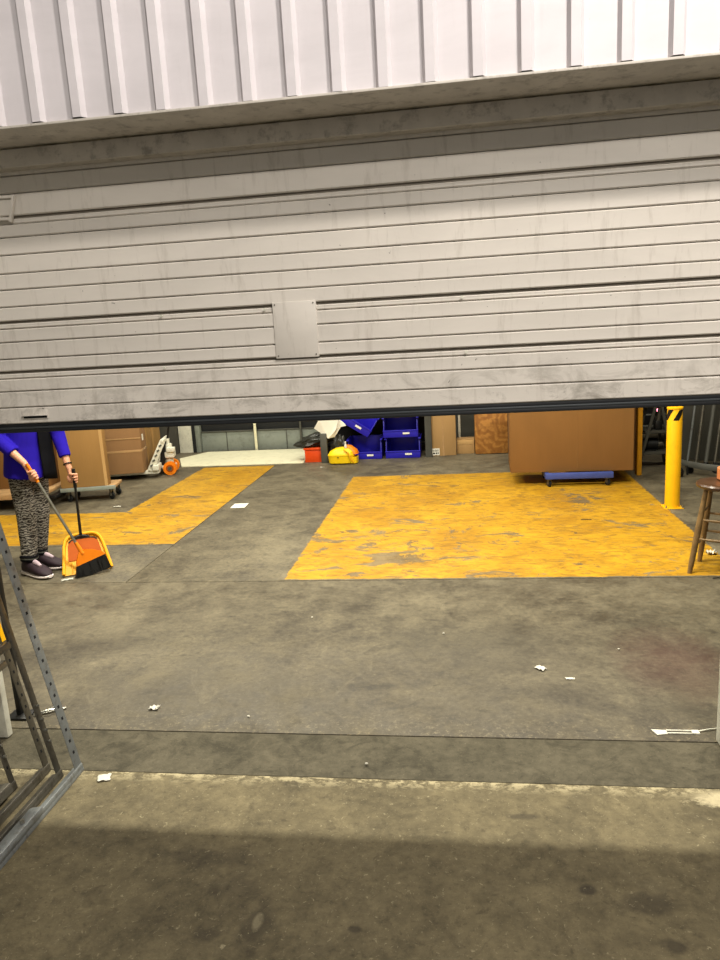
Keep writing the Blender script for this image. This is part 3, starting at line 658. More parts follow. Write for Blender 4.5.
# red crate, bag, sheet, grey post, yellow bucket
rc = empty('red_crate', (-1.985, 7.02, 0), .0, 'red-orange plastic crate under a black bag beside the cream dock plate', 'crate')
MB().box(-.125, .125, 0, .26, .002, .012).build('base', 'redor', rc)
for a in ((-.12, .12, 0, .010, .012, .17), (-.12, .12, .25, .26, .012, .17)): MB().box(*a, .003).build('side', 'redor', rc)
for a in ((-.125, -.115, 0, .26, .012, .17), (.115, .125, 0, .26, .012, .17)): MB().box(*a, .003).build('side', 'redor', rc)
MB().box(-.14, .14, -.015, .275, .17, .20, .008).build('rim', 'redor', rc)
bm_ = bmesh.new(); bmesh.ops.create_icosphere(bm_, subdivisions=4, radius=1)
for v in bm_.verts:
    n1 = noise.noise(v.co*2.1+Vector((3, 1, 2)))*.35+noise.noise(v.co*5)*.14+abs(noise.noise(v.co*9))*.06
    c_ = v.co*(1+n1); v.co = Vector((c_.x*.25+(.12*c_.z), c_.y*.15, c_.z*.12 + .02*c_.x))
    if v.co.z < -.07: v.co.z = -.07
m = MB(); m.add(bm_); tag(m.build('rubbish_bag', 'bag', loc=(-1.98, 7.16, .275)), 'crumpled black rubbish bag lying on the red-orange crate', 'bag')
bm_ = bmesh.new(); bmesh.ops.create_icosphere(bm_, subdivisions=4, radius=1)
for v in bm_.verts:
    n1 = noise.noise(v.co*2.4+Vector((7, 4, 2)))*.4+abs(noise.noise(v.co*6))*.15
    c_ = v.co*(1+n1); v.co = Vector((c_.x*.09, c_.y*.05, c_.z*.16))
    if v.co.z < -.19: v.co.z = -.19
m = MB(); m.add(bm_); tag(m.build('dark_sack', 'bag', loc=(-1.64, 7.08, .175)), 'upright dark sack between grey post and yellow bucket', 'bag')
# folded white sheets: faceted slab pieces
ws = empty('crumpled_sheet', (-1.78, 7.0, .42), 0, 'crumpled white sheet draped over the dark grey post top', 'sheet')
def sheetpiece(pts, th, name='fold'):
    m = MB(); A = [m.bm.verts.new(p) for p in pts]; m.bm.faces.new(A); n = len(A)
    o = m.build(name, 'paper', ws, smooth=False); md = o.modifiers.new('t', 'SOLIDIFY'); md.thickness = th; return o
sheetpiece([(-.17, -.02, .05), (-.09, -.05, .17), (.10, -.05, .20), (.17, .0, .16), (.12, -.03, .02), (.02, -.05, -.09)], .008)
sheetpiece([(.02, -.052, -.09), (.125, -.032, .02), (.175, -.0, .15), (.19, .02, .05), (.10, .0, -.08)], .008)
sheetpiece([(-.09, -.045, .175), (-.02, .05, .24), (.13, .06, .23), (.105, -.045, .205)], .008)
sheetpiece([(.16, .03, .16), (.22, .05, .11), (.26, .05, .06), (.19, .03, .05)], .006)
tag(MB().box(-.045, .045, 0, .05, 0, .40, .004).build('grey_stake', 'greyd', loc=(-1.825, 6.93, 0)), 'short dark grey flat post under the crumpled white sheet', 'post')
yb = empty('mop_bucket', (-1.55, 6.78, 0), 0, 'bright yellow wheeled mop bucket with an orange wringer', 'bucket')
m = MB(); 
def loft(m, secs, n=28, p=4):
    rings = []
    for (cx, cy, z, rx, ry) in secs:
        ring = []
        for k in range(n):
            a = 2*PI*k/n; c, s_ = math.cos(a), math.sin(a); f = (abs(c)**p+abs(s_)**p)**(-1/p)
            ring.append(m.bm.verts.new((cx+rx*c*f, cy+ry*s_*f, z)))
        rings.append(ring)
    for A, B in zip(rings, rings[1:]):
        for k in range(n): m.bm.faces.new((A[k], A[(k+1) % n], B[(k+1) % n], B[k]))
    m.bm.faces.new(rings[0][::-1]); m.bm.faces.new(rings[-1]); return m
loft(m, [(-.03, .1, .012, .155, .10), (-.03, .1, .02, .165, .11), (-.03, .1, .11, .175, .12), (-.03, .1, .115, .18, .125), (-.03, .1, .128, .18, .125)]).build('tub', 'yplast', yb)
loft(MB(), [(-.03, .1, .129, .175, .12), (-.02, .1, .17, .16, .11), (-.01, .1, .205, .10, .08), (.0, .1, .215, .04, .05)]).build('lid', 'yplast', yb)
loft(MB(), [(.10, .11, .13, .10, .09), (.09, .11, .18, .09, .08), (.06, .11, .235, .045, .05), (.05, .11, .245, .02, .03)]).build('wringer', 'orange', yb)
MB().tube([(.02, -.03, .205), (.08, -.04, .16), (.11, -.045, .08), (.15, -.04, .03)], .010, 8).build('strap', 'pany', yb)
MB().cyl((-.06, -.021, .10), (-.06, -.03, .10), .008, n=10).build('drain_plug', 'blackp', yb)
loft(MB(), [(.13, .1, .012, .06, .09), (.13, .1, .09, .065, .10)]).build('side_pocket', 'yplast', yb)
sb = empty('spray_bottle', (-1.51, 6.82, .215), 0, 'small white bottle standing on the yellow mop bucket', 'bottle')
MB().lathe([(.018, 0), (.018, .04), (.009, .055), (.009, .07)], 16).build('body', 'whitep', sb); MB().lathe([(.011, .071), (.011, .085), (.001, .086)], 12).build('cap', 'paper', sb)

# ================================================================== LEFT GOODS
# carton on wooden platform dolly
t = empty('platform_dolly', (-4.20, 4.98, 0), .22, 'low wooden dolly with pale metal front edge under the tall brown carton', 'dolly')
MB().box(-.28, .31, 0.012, .36, .135, .168, .004).build('deck', 'wood', t)
MB().box(-.29, .32, -.012, .011, .13, .172, .003).build('edge_strip', 'teal', t)
for x, y in ((-.22, .07), (.25, .07), (.27, .30), (-.2, .30)): caster(t, x, y, .045, .135, 'rubber', .9, 'steel')
c = carton('tall plain brown carton standing on the low wooden dolly', (-4.23, 5.0, .169), .22, .52, .13, 1.15, 'card')
MB().box(.224, .2585, -.0022, -.0008, .0, 1.14).build('corner_guard', 'cardedge', c)
# pallet jack carrying two wrapped cartons
RZ = .22
pj = empty('pallet_jack', (-3.85, 6.22, 0), RZ, 'off-white pallet jack with orange wheels carrying wrapped cartons', 'pallet jack')
for y in (.06, .46): MB().box(-1.0, -.03, y, y+.15, .055, .10, .008).build('fork', 'whitep', pj)
for y in (.135, .535): MB().cyl((-.9, y-.03, .035), (-.9, y+.03, .035), .034, n=16).build('load_roller', 'caster', pj)
MB().box(-.10, -.02, .02, .65, .10, .17, .01).build('heel_frame', 'whitep', pj)
m = MB().bar((-.14, .05, .10), (.04, .15, .46), .03, .07, .006).bar((-.14, .61, .10), (.04, .52, .46), .03, .07, .006).bar((.035, .12, .46), (.035, .55, .46), .05, .05, .012)
m.bar((-.05, .10, .28), (-.05, .57, .28), .03, .04, .006); m.build('mast_frame', 'whitep', pj)
for k in range(5): MB().box(-.02, .02, -.001, .001, -.012, .012).build('slot', 'greyd', pj, loc=(-.105+k*.03, .022+.018*k, .17+k*.06), rot=(0, -.4, .5))
MB().bar((-.02, .30, .12), (.03, .32, .44), .06, .10, .01).build('web', 'blackm', pj)
m = MB().cyl((.075, .335, .12), (.075, .335, .40), .05, n=22, bev=.006).cyl((.075, .335, .40), (.075, .335, .47), .022, n=14).box(.03, .15, .25, .42, .22, .30, .01).box(.06, .17, .22, .30, .30, .36, .01); m.build('pump', 'whitep', pj)
m = MB().box(-.02, .15, .23, .44, .085, .125, .01); m.build('steer_plate', 'whitep', pj)
for y in (.22, .45):
    wv_ = MB().cyl((.09, y-.035, .088), (.09, y+.035, .088), .072, n=28, bev=.006).build('steer_wheel', 'orange', pj)
    MB().cyl((.09, y-.040, .088), (.09, y+.040, .088), .030, n=18).build('hub', 'darksteel', wv_)
    MB().cyl((.09, y-.0375, .088), (.09, y+.0375, .088), .050, n=24).build('groove', 'dorange', wv_)
    MB().lathe([(.070, -.03), (.088, -.03), (.088, .03), (.070, .03)], 28).build('tyre', 'orange', wv_, loc=(.09, y, .088), rot=(PI/2, 0, 0))
m = MB().bar((.075, .335, .46), (.22, .335, 1.15), .03, .03, .006).tube([(.20, .26, 1.16), (.26, .24, 1.22), (.28, .335, 1.25), (.26, .43, 1.22), (.20, .41, 1.16), (.2, .335, 1.13)], .014, 10, True); m.build('tow_handle', 'blackm', pj)
cx = carton('wrapped pinkish carton with a white label on the pallet jack, front one', (-4.30, 6.06, .102), RZ, .56, .33, .95, 'card2')
MB().box(-.282, .283, -.003, .332, .27, .30, .001).build('stretch_band', 'tape', cx)
MB().box(.2815, .283, .10, .18, .40, .48).build('white_label', 'paper', cx)
MB().box(-.284, .287, -.006, -.0032, .44, .458, .001).build('stretch_band', 'tape', cx)
cx = carton('brown carton behind the front wrapped one on the pallet jack', (-4.375, 6.40, .102), RZ, .56, .33, .90, 'card')
carton('brown carton at the far rear end of the pallet jack row', (-4.45, 6.80, .002), RZ, .56, .5, 1.0, 'card')
# platform cart behind the sweeper
pc = empty('platform_cart', (-4.95, 4.62, 0), .12, 'low flat cart with light wooden deck and a red post behind the sweeping person', 'cart')
MB().box(-.75, .42, 0, .85, .15, .185, .005).build('deck', 'wood', pc)
MB().box(-.76, .43, -.014, -.001, .13, .188, .003).build('edge_strip', 'wood', pc)
for x, y in ((-.5, .1), (.33, .1), (.33, .72), (-.5, .72)): caster(pc, x, y, .062, .148, 'rubber', 0, 'blackm')
MB().bar((.30, -.03, .0), (.29, -.03, .75), .035, .03, .004).build('upright', 'red', pc)
MB().box(.42, .50, .1, .7, .09, .13, .01).build('bumper', 'blackm', pc)
carton('large brown carton standing on the flat cart behind the sweeper', (-5.05, 4.95, .188), .12, .80, .45, .9, 'card4')

# ================================================================== METAL FRAMES LEANING AT LEFT
LEAN = math.atan(.180)
def frame(label, x, y1, depth, mat, holes=True, w_=.032, rail='flat', cross=(.98,), wobble=0, H=1.98):
    t = empty('metal_frame', (x, y1, 0), 0, label, 'frame', 'metal frames leaning at the left', (0, -LEAN-wobble, 0))
    # local: frame lies in YZ plane, Y from -depth to 0
    for i, y in enumerate((-.0, -depth+.03)):
        m = MB().box(-.003, .0, y-w_, y, .02, H, .001).box(-.026, -.003, y-.003, y, .02, H, .001)
        u = m.build('upright', mat, t)
        if holes:
            m = MB()
            k = .10
            while k < H-.05:
                m.box(-.0005, .0009, y-w_*.62, y-w_*.38, k-.006, k+.006); m.box(-.018, -.010, y-.001, y+.0009, k-.006, k+.006); k += .052
            m.build('punched_holes', 'hole', u)['kind'] = 'stuff'
    m = MB().box(-.046, .004, -depth, 0, .0, .016, .002).box(-.003, .004, -depth, 0, .016, .034, .002)
    m.build('base_rail', mat, t)
    MB().box(-.026, .002, -depth, 0, H-.02, H, .002).build('top_rail', mat, t)
    for z in cross: MB().box(-.024, .0, -depth+.03, -w_, z, z+.028, .002).build('cross_bar', mat, t)
    return t
f1 = frame('grey painted perforated metal frame, rightmost of the leaning stack', -1.61, 0.0, 1.25, 'greyp', True, .050, cross=(.985,))
MB().box(-.045, .012, -.95, -.30, .022, .05, .01).build('sleeve', 'greyp', f1)
MB().cyl((-.01, -.40, .052), (-.01, -.40, .064), .008, n=8).cyl((-.01, -.62, .052), (-.01, -.62, .064), .008, n=8).build('sleeve_bolt', 'steel', f1)
f2 = frame('dark oiled metal frame, second from the right in the leaning stack', -1.677, -.045, 1.15, 'darksteel', False, .036, cross=(.6,), wobble=.006)
for z in (.17, .22, .27, .33): MB().cyl((.001, -.013, z), (.009, -.013, z), .006, n=8).build('bolt', 'steel', f2)
MB().tube([(-.012, -.06, .76), (-.012, -.062, 1.1)], .005, 8).build('thin_rod', 'darksteel', f2)
f3 = frame('grey frame with a yellow sticker, third in the leaning stack', -1.755, -.005, 1.2, 'darksteel', True, .038, cross=(.5,))
MB().box(.0008, .0016, -.027, -.003, .60, .70).build('yellow_sticker', 'yellow', f3)
f4 = frame('dark frame with a chunky lower rail, leftmost of the leaning stack', -1.83, -.13, 1.05, 'darksteel', True, .030, cross=(.4,))
MB().box(-.02, .035, -.9, -.06, .023, .062, .006).build('chunky_rail', 'darksteel', f4)
for z in (.15, .20, .31): MB().cyl((.001, -.015, z), (.012, -.015, z), .007, n=8).build('bolt', 'steel', f4)
MB().bar((-.01, -.08, .12), (-.01, -.88, .75), .012, .012, .002).build('brace', 'steel', f4)
# black angle post with foot, just inside the jamb
bp = empty('black_stand', (-2.16, .42, 0), 0, 'black upright with a flat foot standing inside the left jamb', 'stand')
MB().box(-.012, .012, -.014, .014, .01, 1.3, .003).build('upright', 'blackm', bp); MB().box(-.05, .06, -.05, .04, 0, .012, .003).build('foot', 'blackm', bp)
sl = empty('door_latch', (-2.03, .45, .001), .55, 'shiny loose steel door latch lying on the floor behind the frames', 'latch')
MB().box(-.07, .08, -.012, .012, 0, .010, .003).build('bar', 'steel', sl); MB().box(.0, .05, .014, .028, .0, .016, .003).build('keeper', 'steel', sl)
MB().tube([(-.06, -.02, .018), (.0, -.028, .026), (.06, -.02, .018)], .005, 8).build('grip', 'steel', sl)

# ================================================================== LITTER
def scrap(name, x, y, sx, sy, lab, cat='litter', rz=0, mat='litter', hump=.006, seed=1):
    m = MB(); nx, ny = 6, 5; g = []
    for i in range(nx+1):
        row = []
        for j in range(ny+1):
            u, v = i/nx-.5, j/ny-.5
            e = 1+.22*noise.noise(Vector((u*3+seed, v*3, 5)))
            row.append(m.bm.verts.new((u*sx*e, v*sy*e, .002+abs(noise.noise(Vector((u*4, v*4, seed*3.3))))*hump*2)))
        g.append(row)
    for i in range(nx):
        for j in range(ny): m.bm.faces.new((g[i][j], g[i+1][j], g[i+1][j+1], g[i][j+1]))
    o = m.build(name, mat, loc=(x, y, .0012), rot=(0, 0, rz)); md = o.modifiers.new('t', 'SOLIDIFY'); md.thickness = .001; md.offset = 1
    return tag(o, lab, cat, None)
tag(MB().box(-.075, .075, -.09, .09, 0, .003, .001).build('white_tile', 'paper', loc=(-2.32, 4.62, .0005), rot=(0, 0, .03)), 'flat white square lying on bare floor beside the yellow lane', 'tile')
scrap('paper_scrap', -1.49, -.055, .05, .045, 'small creased white paper on the yard concrete beside the frame corner', rz=.3)
scrap('crumpled_paper', -1.51, .50, .045, .035, 'crumpled white paper bit on the floor just inside the left sill', hump=.014, seed=4)
scrap('crumpled_paper', .37, .95, .035, .05, 'crumpled pale wrapper bit, left one of two near the middle right', hump=.012, seed=6, rz=.8)
scrap('paper_scrap', .50, .845, .045, .018, 'thin white paper sliver, right one of two near the middle right', hump=.004, seed=8)
scrap('paper_scrap', -3.72, 4.70, .08, .03, 'narrow white scrap beside the low wooden dolly', seed=9, rz=.3)
scrap('paper_scrap', -1.80, 6.62, .05, .03, 'tiny white scrap in front of the red-orange crate', seed=10)
scrap('crumpled_paper', 1.78, 2.78, .06, .06, 'crumpled pinkish paper on the floor behind the stool', hump=.03, seed=12)
for i, (x, y, lb) in enumerate(((-.95, 1.62, 'tiny white fleck on the floor left of centre'), (-1.02, .44, 'tiny white fleck by the sill left of the middle'), (-.13, 1.38, 'tiny white fleck in the middle of the bare floor'), (-.42, .09, 'tiny white fleck on the grey sill strip'), (.80, 1.18, 'tiny yellowish fleck on the floor at the right'))):
    scrap('paper_fleck', x, y, .011, .009, lb, seed=20+i)
sp = empty('plastic_scraper', (.86, .376, 0), 0, 'white plastic spatula tool lying on the floor near the right jamb', 'tool')
MB().prism([(-.09, .018), (-.03, .014), (-.03, -.014), (-.075, -.024)], .003, 'XY', .001).build('blade', 'litter', sp)
MB().box(-.03, .075, .008, .013, .001, .007, .001).box(-.03, .075, -.013, -.008, .001, .007, .001).box(.07, .10, -.013, .013, .001, .008, .001).build('handle', 'whitep', sp)
tag(MB().tube([(.0, 0, .004), (.04, .012, .005), (.10, .028, .004), (.16, .03, .004), (.24, .02, .004)], .0028, 8).build('string', 'whitep', loc=(.962, .385, .001)), 'thin pale string trailing from the spatula to the jamb', 'string')
tag(MB().tube([(0, 0, .004), (.05, .004, .006), (.09, -.004, .004)], .003, 6).build('dark_twig', 'blackp', loc=(1.02, 3.78, .0015)), 'short dark strip lying on the yellow bay in front of the dolly', 'strip')
tag(MB().tube([(0, 0, .004), (.035, .004, .006), (.06, -.004, .004)], .003, 6).build('dark_strip', 'blackp', loc=(1.62, 2.26, .0015)), 'short dark strip on the floor below the stool', 'strip')

# ================================================================== PERSON
PO = Vector((-3.378, 2.562, 0)); RR = Vector((.8346, .5508, 0)); BB = Vector((-.5508, .8346, 0))
PR = math.atan2(.5508, .8346)
per = empty('person', PO, PR, 'person in a blue sweater and grey patterned trousers sweeping with a broom and dustpan', 'person')
def remesh(mb, name, mat, parent, vox, sm=4, smf=.5, sub=False):
    o = mb.build(name, mat, parent)
    md = o.modifiers.new('r', 'REMESH'); md.mode = 'VOXEL'; md.voxel_size = vox; md.use_smooth_shade = True
    s_ = o.modifiers.new('s', 'SMOOTH'); s_.factor = smf; s_.iterations = sm
    dg = bpy.context.evaluated_depsgraph_get(); me = bpy.data.meshes.new_from_object(o.evaluated_get(dg))
    o.modifiers.clear(); o.data = me
    if not me.materials: me.materials.append(MAT[mat])
    for f in me.polygons: f.use_smooth = True
    return o
V = Vector
hipR, hipL = V((-.015, .03, .86)), V((.12, .11, .86))
knR, knL = V((-.005, -.03, .47)), V((.095, .07, .47)); anR, anL = V((-.030, -.055, .09)), V((.045, .11, .09))
shR, shL = V((-.11, .0, 1.31)), V((.24, .06, 1.31))
elR, elL = V((-.13, -.05, 1.10)), V((.305, .02, 1.07))
wrR, wrL = V((.034, -.18, .905)), V((.342, -.085, .825))
haR, haL = V((.075, -.215, .81)), V((.366, -.105, .735))
b = MB()
for h, k, a in ((hipR, knR, anR), (hipL, knL, anL)):
    b.tube([h, h.lerp(k, .5), k, k.lerp(a, .35), a], [.078, .068, .050, .048, .034], 16)
# feet inside the shoes
FD = V((.50, -.86, 0)).normalized()
FD2 = V((.70, -.71, 0)).normalized()
for a, f in ((anR, FD), (anL, FD2)): b.tube([a+V((0, 0, .01)), a-f*.03+V((0, 0, -.04)), a+f*.08+V((0, 0, -.055)), a+f*.17+V((0, 0, -.065))], [.034, .036, .030, .022], 14)
b.tube([(.05, .07, .82), (.055, .06, .95), (.06, .05, 1.08), (.065, .04, 1.22), (.07, .03, 1.32), (.072, .02, 1.37), (.075, .01, 1.44)], [(.135, .105), (.135, .10), (.125, .095), (.15, .105), (.15, .09), (.07, .06), (.050, .050)], 24)
b.tube([(.072, .02, 1.33), shR], [.06, .045], 14); b.tube([(.072, .02, 1.33), shL], [.06, .045], 14)
for s_, e, w_, h in ((shR, elR, wrR, haR), (shL, elL, wrL, haL)):
    b.tube([s_, s_.lerp(e, .5), e, e.lerp(w_, .35), w_, w_.lerp(h, .25)], [.044, .040, .034, .034, .024, .024], 14)
# head: looks down at the dustpan
HD = V((.11, -.05, 1.545)); RX = Matrix.Rotation(.42, 4, 'X') @ Matrix.Rotation(.12, 4, 'Z')
b.ball(HD, .074, .092, .110, RX, 24); b.ball(HD+V((.005, -.045, -.055)), .052, .052, .055, RX, 18)
def hp(x, y, z): return HD+(RX @ V((x, y, z)))
b.tube([hp(0, -.084, .024), hp(0, -.096, -.010), hp(0, -.098, -.018), hp(0, -.088, -.026)], [.005, .007, .0085, .006], 10)   # nose
for s_ in (-1, 1):
    b.ball(hp(s_*.076, .005, 0), .010, .020, .030, RX, 12); b.tube([hp(s_*.045, -.083, .028), hp(s_*.018, -.090, .028)], .006, 8)
b.tube([hp(-.024, -.092, -.052), hp(0, -.100, -.050), hp(.024, -.092, -.052)], [.005, .007, .005], 8)
# hands: palm, four curled fingers and a thumb closed on the shafts
BR0, BR1 = V((.06, -.222, .875)), V((.33, -.335, .205))      # broom shaft
bd = (BR1-BR0).normalized()
DP0, DP1 = V((.372, -.118, .775)), V((.362, -.075, .235)); dd = (DP1-DP0).normalized()
def hand(b, wrist, shaft_p, axis, out, thumb_side):
    # fingers stack along the shaft axis; palm lies on the `out` side of the shaft
    side = axis.cross(out).normalized()
    pc = shaft_p+out*.030
    b.tube([wrist, wrist.lerp(pc, .5), pc-axis*.0], [(.024, .018), (.032, .018), (.036, .017)], 14)
    b.ball(pc+axis*.006, .034, .030, .040, None, 14)
    for i, (ln, r) in enumerate(((.98, .0088), (1.06, .0092), (1.0, .0088), (.85, .0078))):
        c = shaft_p+axis*(-.030+.0205*i); R_ = .021*ln
        pts = []
        for k in range(7):
            a = math.radians(20+k*37*ln); pts.append(c+out*R_*math.cos(a)+side*R_*math.sin(a))
        b.tube(pts, [r*1.1, r*1.1, r, r, r*.95, r*.9, r*.7], 10)
    c = shaft_p-axis*.034; pts = [pc-axis*.020-side*.012, c+out*.018-side*.020, c-side*.024-axis*.004, c-out*.016-side*.012-axis*.002, c-out*.021+side*.002]
    b.tube(pts, [.013, .012, .0105, .0095, .007], 10)
hand(b, wrR, BR0+bd*.07, bd, (wrR-(BR0+bd*.03)).normalized().cross(bd).cross(bd).normalized()*-1, 1)
hand(b, wrL, DP0+dd*.045, dd, (wrL-(DP0+dd*.045)).cross(dd).cross(dd).normalized()*-1, 1)
body = remesh(b, 'body', 'skin', per, .0042, 3)
# eyes, brows
for s_ in (-1, 1):
    MB().ball(hp(s_*.031, -.083, .010), .011, .007, .007, RX, 12).build('eye', 'paper', per); MB().ball(hp(s_*.031, -.0895, .009), .005, .003, .005, RX, 10).build('iris', 'hair', per)
    MB().tube([hp(s_*.018, -.093, .030), hp(s_*.032, -.092, .035), hp(s_*.048, -.083, .030)], [.002, .003, .002], 6).build('eyebrow', 'hair', per)
MB().tube([hp(-.022, -.097, -.052), hp(0, -.106, -.051), hp(.022, -.097, -.052)], [.002, .005, .002], 8).build('lips', 'terra', per)
# hair, tied back
h = MB().ball(HD+(RX @ V((0, .018, .028))), .084, .092, .105, RX, 24).ball(HD+(RX @ V((0, .10, .0))), .045, .045, .05, RX, 16).tube([hp(-.075, -.02, .03), hp(-.078, .02, -.02), hp(-.05, .07, -.05)], [.012, .016, .02], 10).tube([hp(.075, -.02, .03), hp(.078, .02, -.02), hp(.05, .07, -.05)], [.012, .016, .02], 10)
hair = remesh(h, 'hair', 'hair', per, .007, 3)
# trousers
b = MB()
for h_, k, a, sx in ((hipR, knR, anR, 1), (hipL, knL, anL, 1)):
    b.tube([h_+V((0, 0, .04)), h_.lerp(k, .3), h_.lerp(k, .7), k, k.lerp(a, .4), k.lerp(a, .75), a+V((0, 0, .055)), a+V((0, 0, .03))], [.082, .084, .078, .073, .068, .060, .056, .058], 22)
    for z in (.055, .085, .115): b.tube([a+V((.05*math.cos(q), .05*math.sin(q), z+.006*math.sin(3*q))) for q in [2*PI*j/16 for j in range(16)]], .010, 8, True)
b.tube([(.05, .07, .80), (.055, .065, .86), (.055, .06, .93)], [(.132, .108), (.13, .105), (.12, .10)], 24)
tz = remesh(b, 'trousers', 'knit', per, .007, 3)
# sweater (long, three quarter sleeves)
b = MB()
b.tube([(.030, .055, .770), (.033, .055, .80), (.038, .06, .90), (.045, .055, 1.02), (.055, .05, 1.14), (.065, .04, 1.24), (.07, .03, 1.32), (.073, .02, 1.365)], [(.205, .155), (.203, .155), (.190, .145), (.178, .135), (.175, .135), (.178, .125), (.155, .10), (.07, .06)], 28)
b.tube([(-.03, .02, 1.31), shR, shR.lerp(elR, .5), elR, elR.lerp(wrR, .35), elR.lerp(wrR, .60)], [.075, .068, .062, .056, .052, .050], 18)
b.tube([(.16, .04, 1.31), shL, shL.lerp(elL, .5), elL, elL.lerp(wrL, .4), elL.lerp(wrL, .70)], [.075, .068, .062, .055, .048, .045], 18)
sw = remesh(b, 'sweater', 'sweater', per, .007, 3)
# black open vest panels hanging in front
def panel(us, side):
    m = MB(); rows = []
    for j in range(13):
        z = .755+.045*j; row = []
        for i in range(6):
            f = i/5; u = us[0]+(us[1]-us[0])*f
            cxx, rx_, ry_ = .048+.0*z, (.19 if z < .9 else .178), (.155 if z < .9 else .14)
            q = max(-1, min(1, (u-.055)/(rx_+.02))); v = .055-math.sqrt(max(0, 1-q*q))*(ry_+.012)-.006*math.sin(z*9+i)
            row.append(m.bm.verts.new((u, v, z-(.028*f if j == 0 else 0))))
        rows.append(row)
    for A, B in zip(rows, rows[1:]):
        for i in range(5): m.bm.faces.new((A[i], A[i+1], B[i+1], B[i]))
    o = m.build('vest_panel', 'vest', per); md = o.modifiers.new('t', 'SOLIDIFY'); md.thickness = .008; md.offset = 1; return o
panel((.155, .252), 1)
# bracelet and watch
wx = (wrL-elL).normalized(); a_ = wx.cross(V((0, 1, 0))).normalized(); c_ = wx.cross(a_)
MB().tube([wrL-wx*.02+a_*.030*math.cos(q)+c_*.030*math.sin(q) for q in [2*PI*j/18 for j in range(18)]], .0055, 8, True).build('watch_strap', 'blackp', per)
MB().ball(wrL-wx*.02-c_*.030, .013, .008, .013, None, 12).build('watch_face', 'steel', per)
# shoes
def shoe(a, f):
    s_ = V((-f.y, f.x, 0)); base = V((a.x, a.y, 0))-f*.06
    e = bpy.data.objects.new('shoe', None)
    def sec(m, tbl, n=20, p=2.6):
        rings = []
        for d, wd, z0, z1 in tbl:
            ring = []
            d, wd, z0, z1 = d*1.16, wd*1.22, z0, z1*1.2
            for k in range(n):
                q = 2*PI*k/n; c, t_ = math.cos(q), math.sin(q); g_ = (abs(c)**p+abs(t_)**p)**(-1/p)
                ring.append(m.bm.verts.new(base+f*d+s_*wd*c*g_+V((0, 0, (z0+z1)/2+(z1-z0)/2*t_*g_))))
            rings.append(ring)
        for A, B in zip(rings, rings[1:]):
            for k in range(n): m.bm.faces.new((A[k], A[(k+1) % n], B[(k+1) % n], B[k]))
        m.bm.faces.new(rings[0][::-1]); m.bm.faces.new(rings[-1]); return m
    up_ = sec(MB(), [(-.02, .026, .02, .07), (.0, .036, .018, .10), (.05, .040, .018, .115), (.10, .043, .018, .095), (.16, .047, .018, .075), (.21, .045, .018, .062), (.245, .032, .018, .046), (.26, .015, .02, .034)]).build('shoe', 'plumshoe', per)
    sec(MB(), [(-.03, .024, .002, .028), (-.005, .038, .001, .032), (.06, .041, .001, .027), (.16, .049, .001, .024), (.215, .047, .003, .026), (.25, .034, .008, .028), (.268, .014, .012, .026)]).build('sole', 'sole', up_)
    m = MB()
    for d in (.09, .11, .13, .15): m.tube([base+f*d-s_*.022+V((0, 0, .128-d*.30)), base+f*(d+.004)+V((0, 0, .137-d*.30)), base+f*d+s_*.022+V((0, 0, .128-d*.30))], .0035, 6)
    m.build('laces', 'pinkp', up_)
    m = MB(); m.tube([base+f*.075+V((0, 0, .128)), base+f*.15+V((0, 0, .106)), base+f*.20+V((0, 0, .090))], [.018, .020, .012], 12); m.build('tongue', 'pinkp', up_)
    m = MB()
    for z, rr_ in ((.13, .056), (.155, .058)): m.tube([a+V((rr_*math.cos(q), rr_*math.sin(q), z-.09+.006*math.sin(2*q))) for q in [2*PI*j/18 for j in range(18)]], .013, 8, True)
    m.build('ankle_cuff', 'vest', per)
    MB().tube([a+V((.060*math.cos(q), .060*math.sin(q), .052+.006*math.sin(2*q))) for q in [2*PI*j/18 for j in range(18)]], .010, 8, True).build('cuff_stripe', 'greycloth', per)
shoe(anR, FD); shoe(anL, FD2)

# broom and dustpan (held, so things of their own)
def world(v): return PO+RR*v.x+BB*v.y+V((0, 0, v.z))
bro = empty('broom', PO, PR, 'orange angled broom with black bristles and grey stick in the person\'s hand', 'broom')
MB().tube([BR0+bd*.02, BR0.lerp(BR1, .5), BR1], .0105, 14).build('stick', 'steel', bro)
MB().tube([BR0-bd*.03, BR0+bd*.13], .0122, 14).build('grip', 'orange', bro)
MB().tube([BR1-bd*.07, BR1+bd*.0, BR1+bd*.03], [.013, .017, .02], 14).build('socket', 'orange', bro)
E0, E1 = V((.285, -.36, .085)), V((.505, -.315, .135))       # ends of the head's lower edge
tp = BR1+bd*.01
def slab(m, quad, nrm, th):
    A = [m.bm.verts.new(p-nrm*th/2) for p in quad]; B = [m.bm.verts.new(p+nrm*th/2) for p in quad]; n = len(quad)
    m.bm.faces.new(A[::-1]); m.bm.faces.new(B)
    for k in range(n): m.bm.faces.new((A[k], A[(k+1) % n], B[(k+1) % n], B[k]))
nr = V((.18, -.95, .2)).normalized()
m = MB(); slab(m, [tp+V((-.018, 0, -.0)), E0+V((0, 0, .03)), E0, E1, E1+V((-.02, 0, .03)), tp+V((.08, .012, .0)), tp+V((.018, 0, .015))], nr, .024)
bmesh.ops.bevel(m.bm, geom=m.bm.edges[:], offset=.004, segments=2, affect='EDGES'); m.build('head', 'orange', bro)
B0, B1 = V((.265, -.372, .004)), V((.535, -.335, .03))
m = MB(); slab(m, [E0+V((.004, 0, .004)), B0, B0.lerp(B1, .5)+V((0, 0, -.012)), B1, E1+V((-.002, 0, .004))], nr, .028); m.build('bristle_block', 'blackp', bro)
m = MB(); random.seed(3)
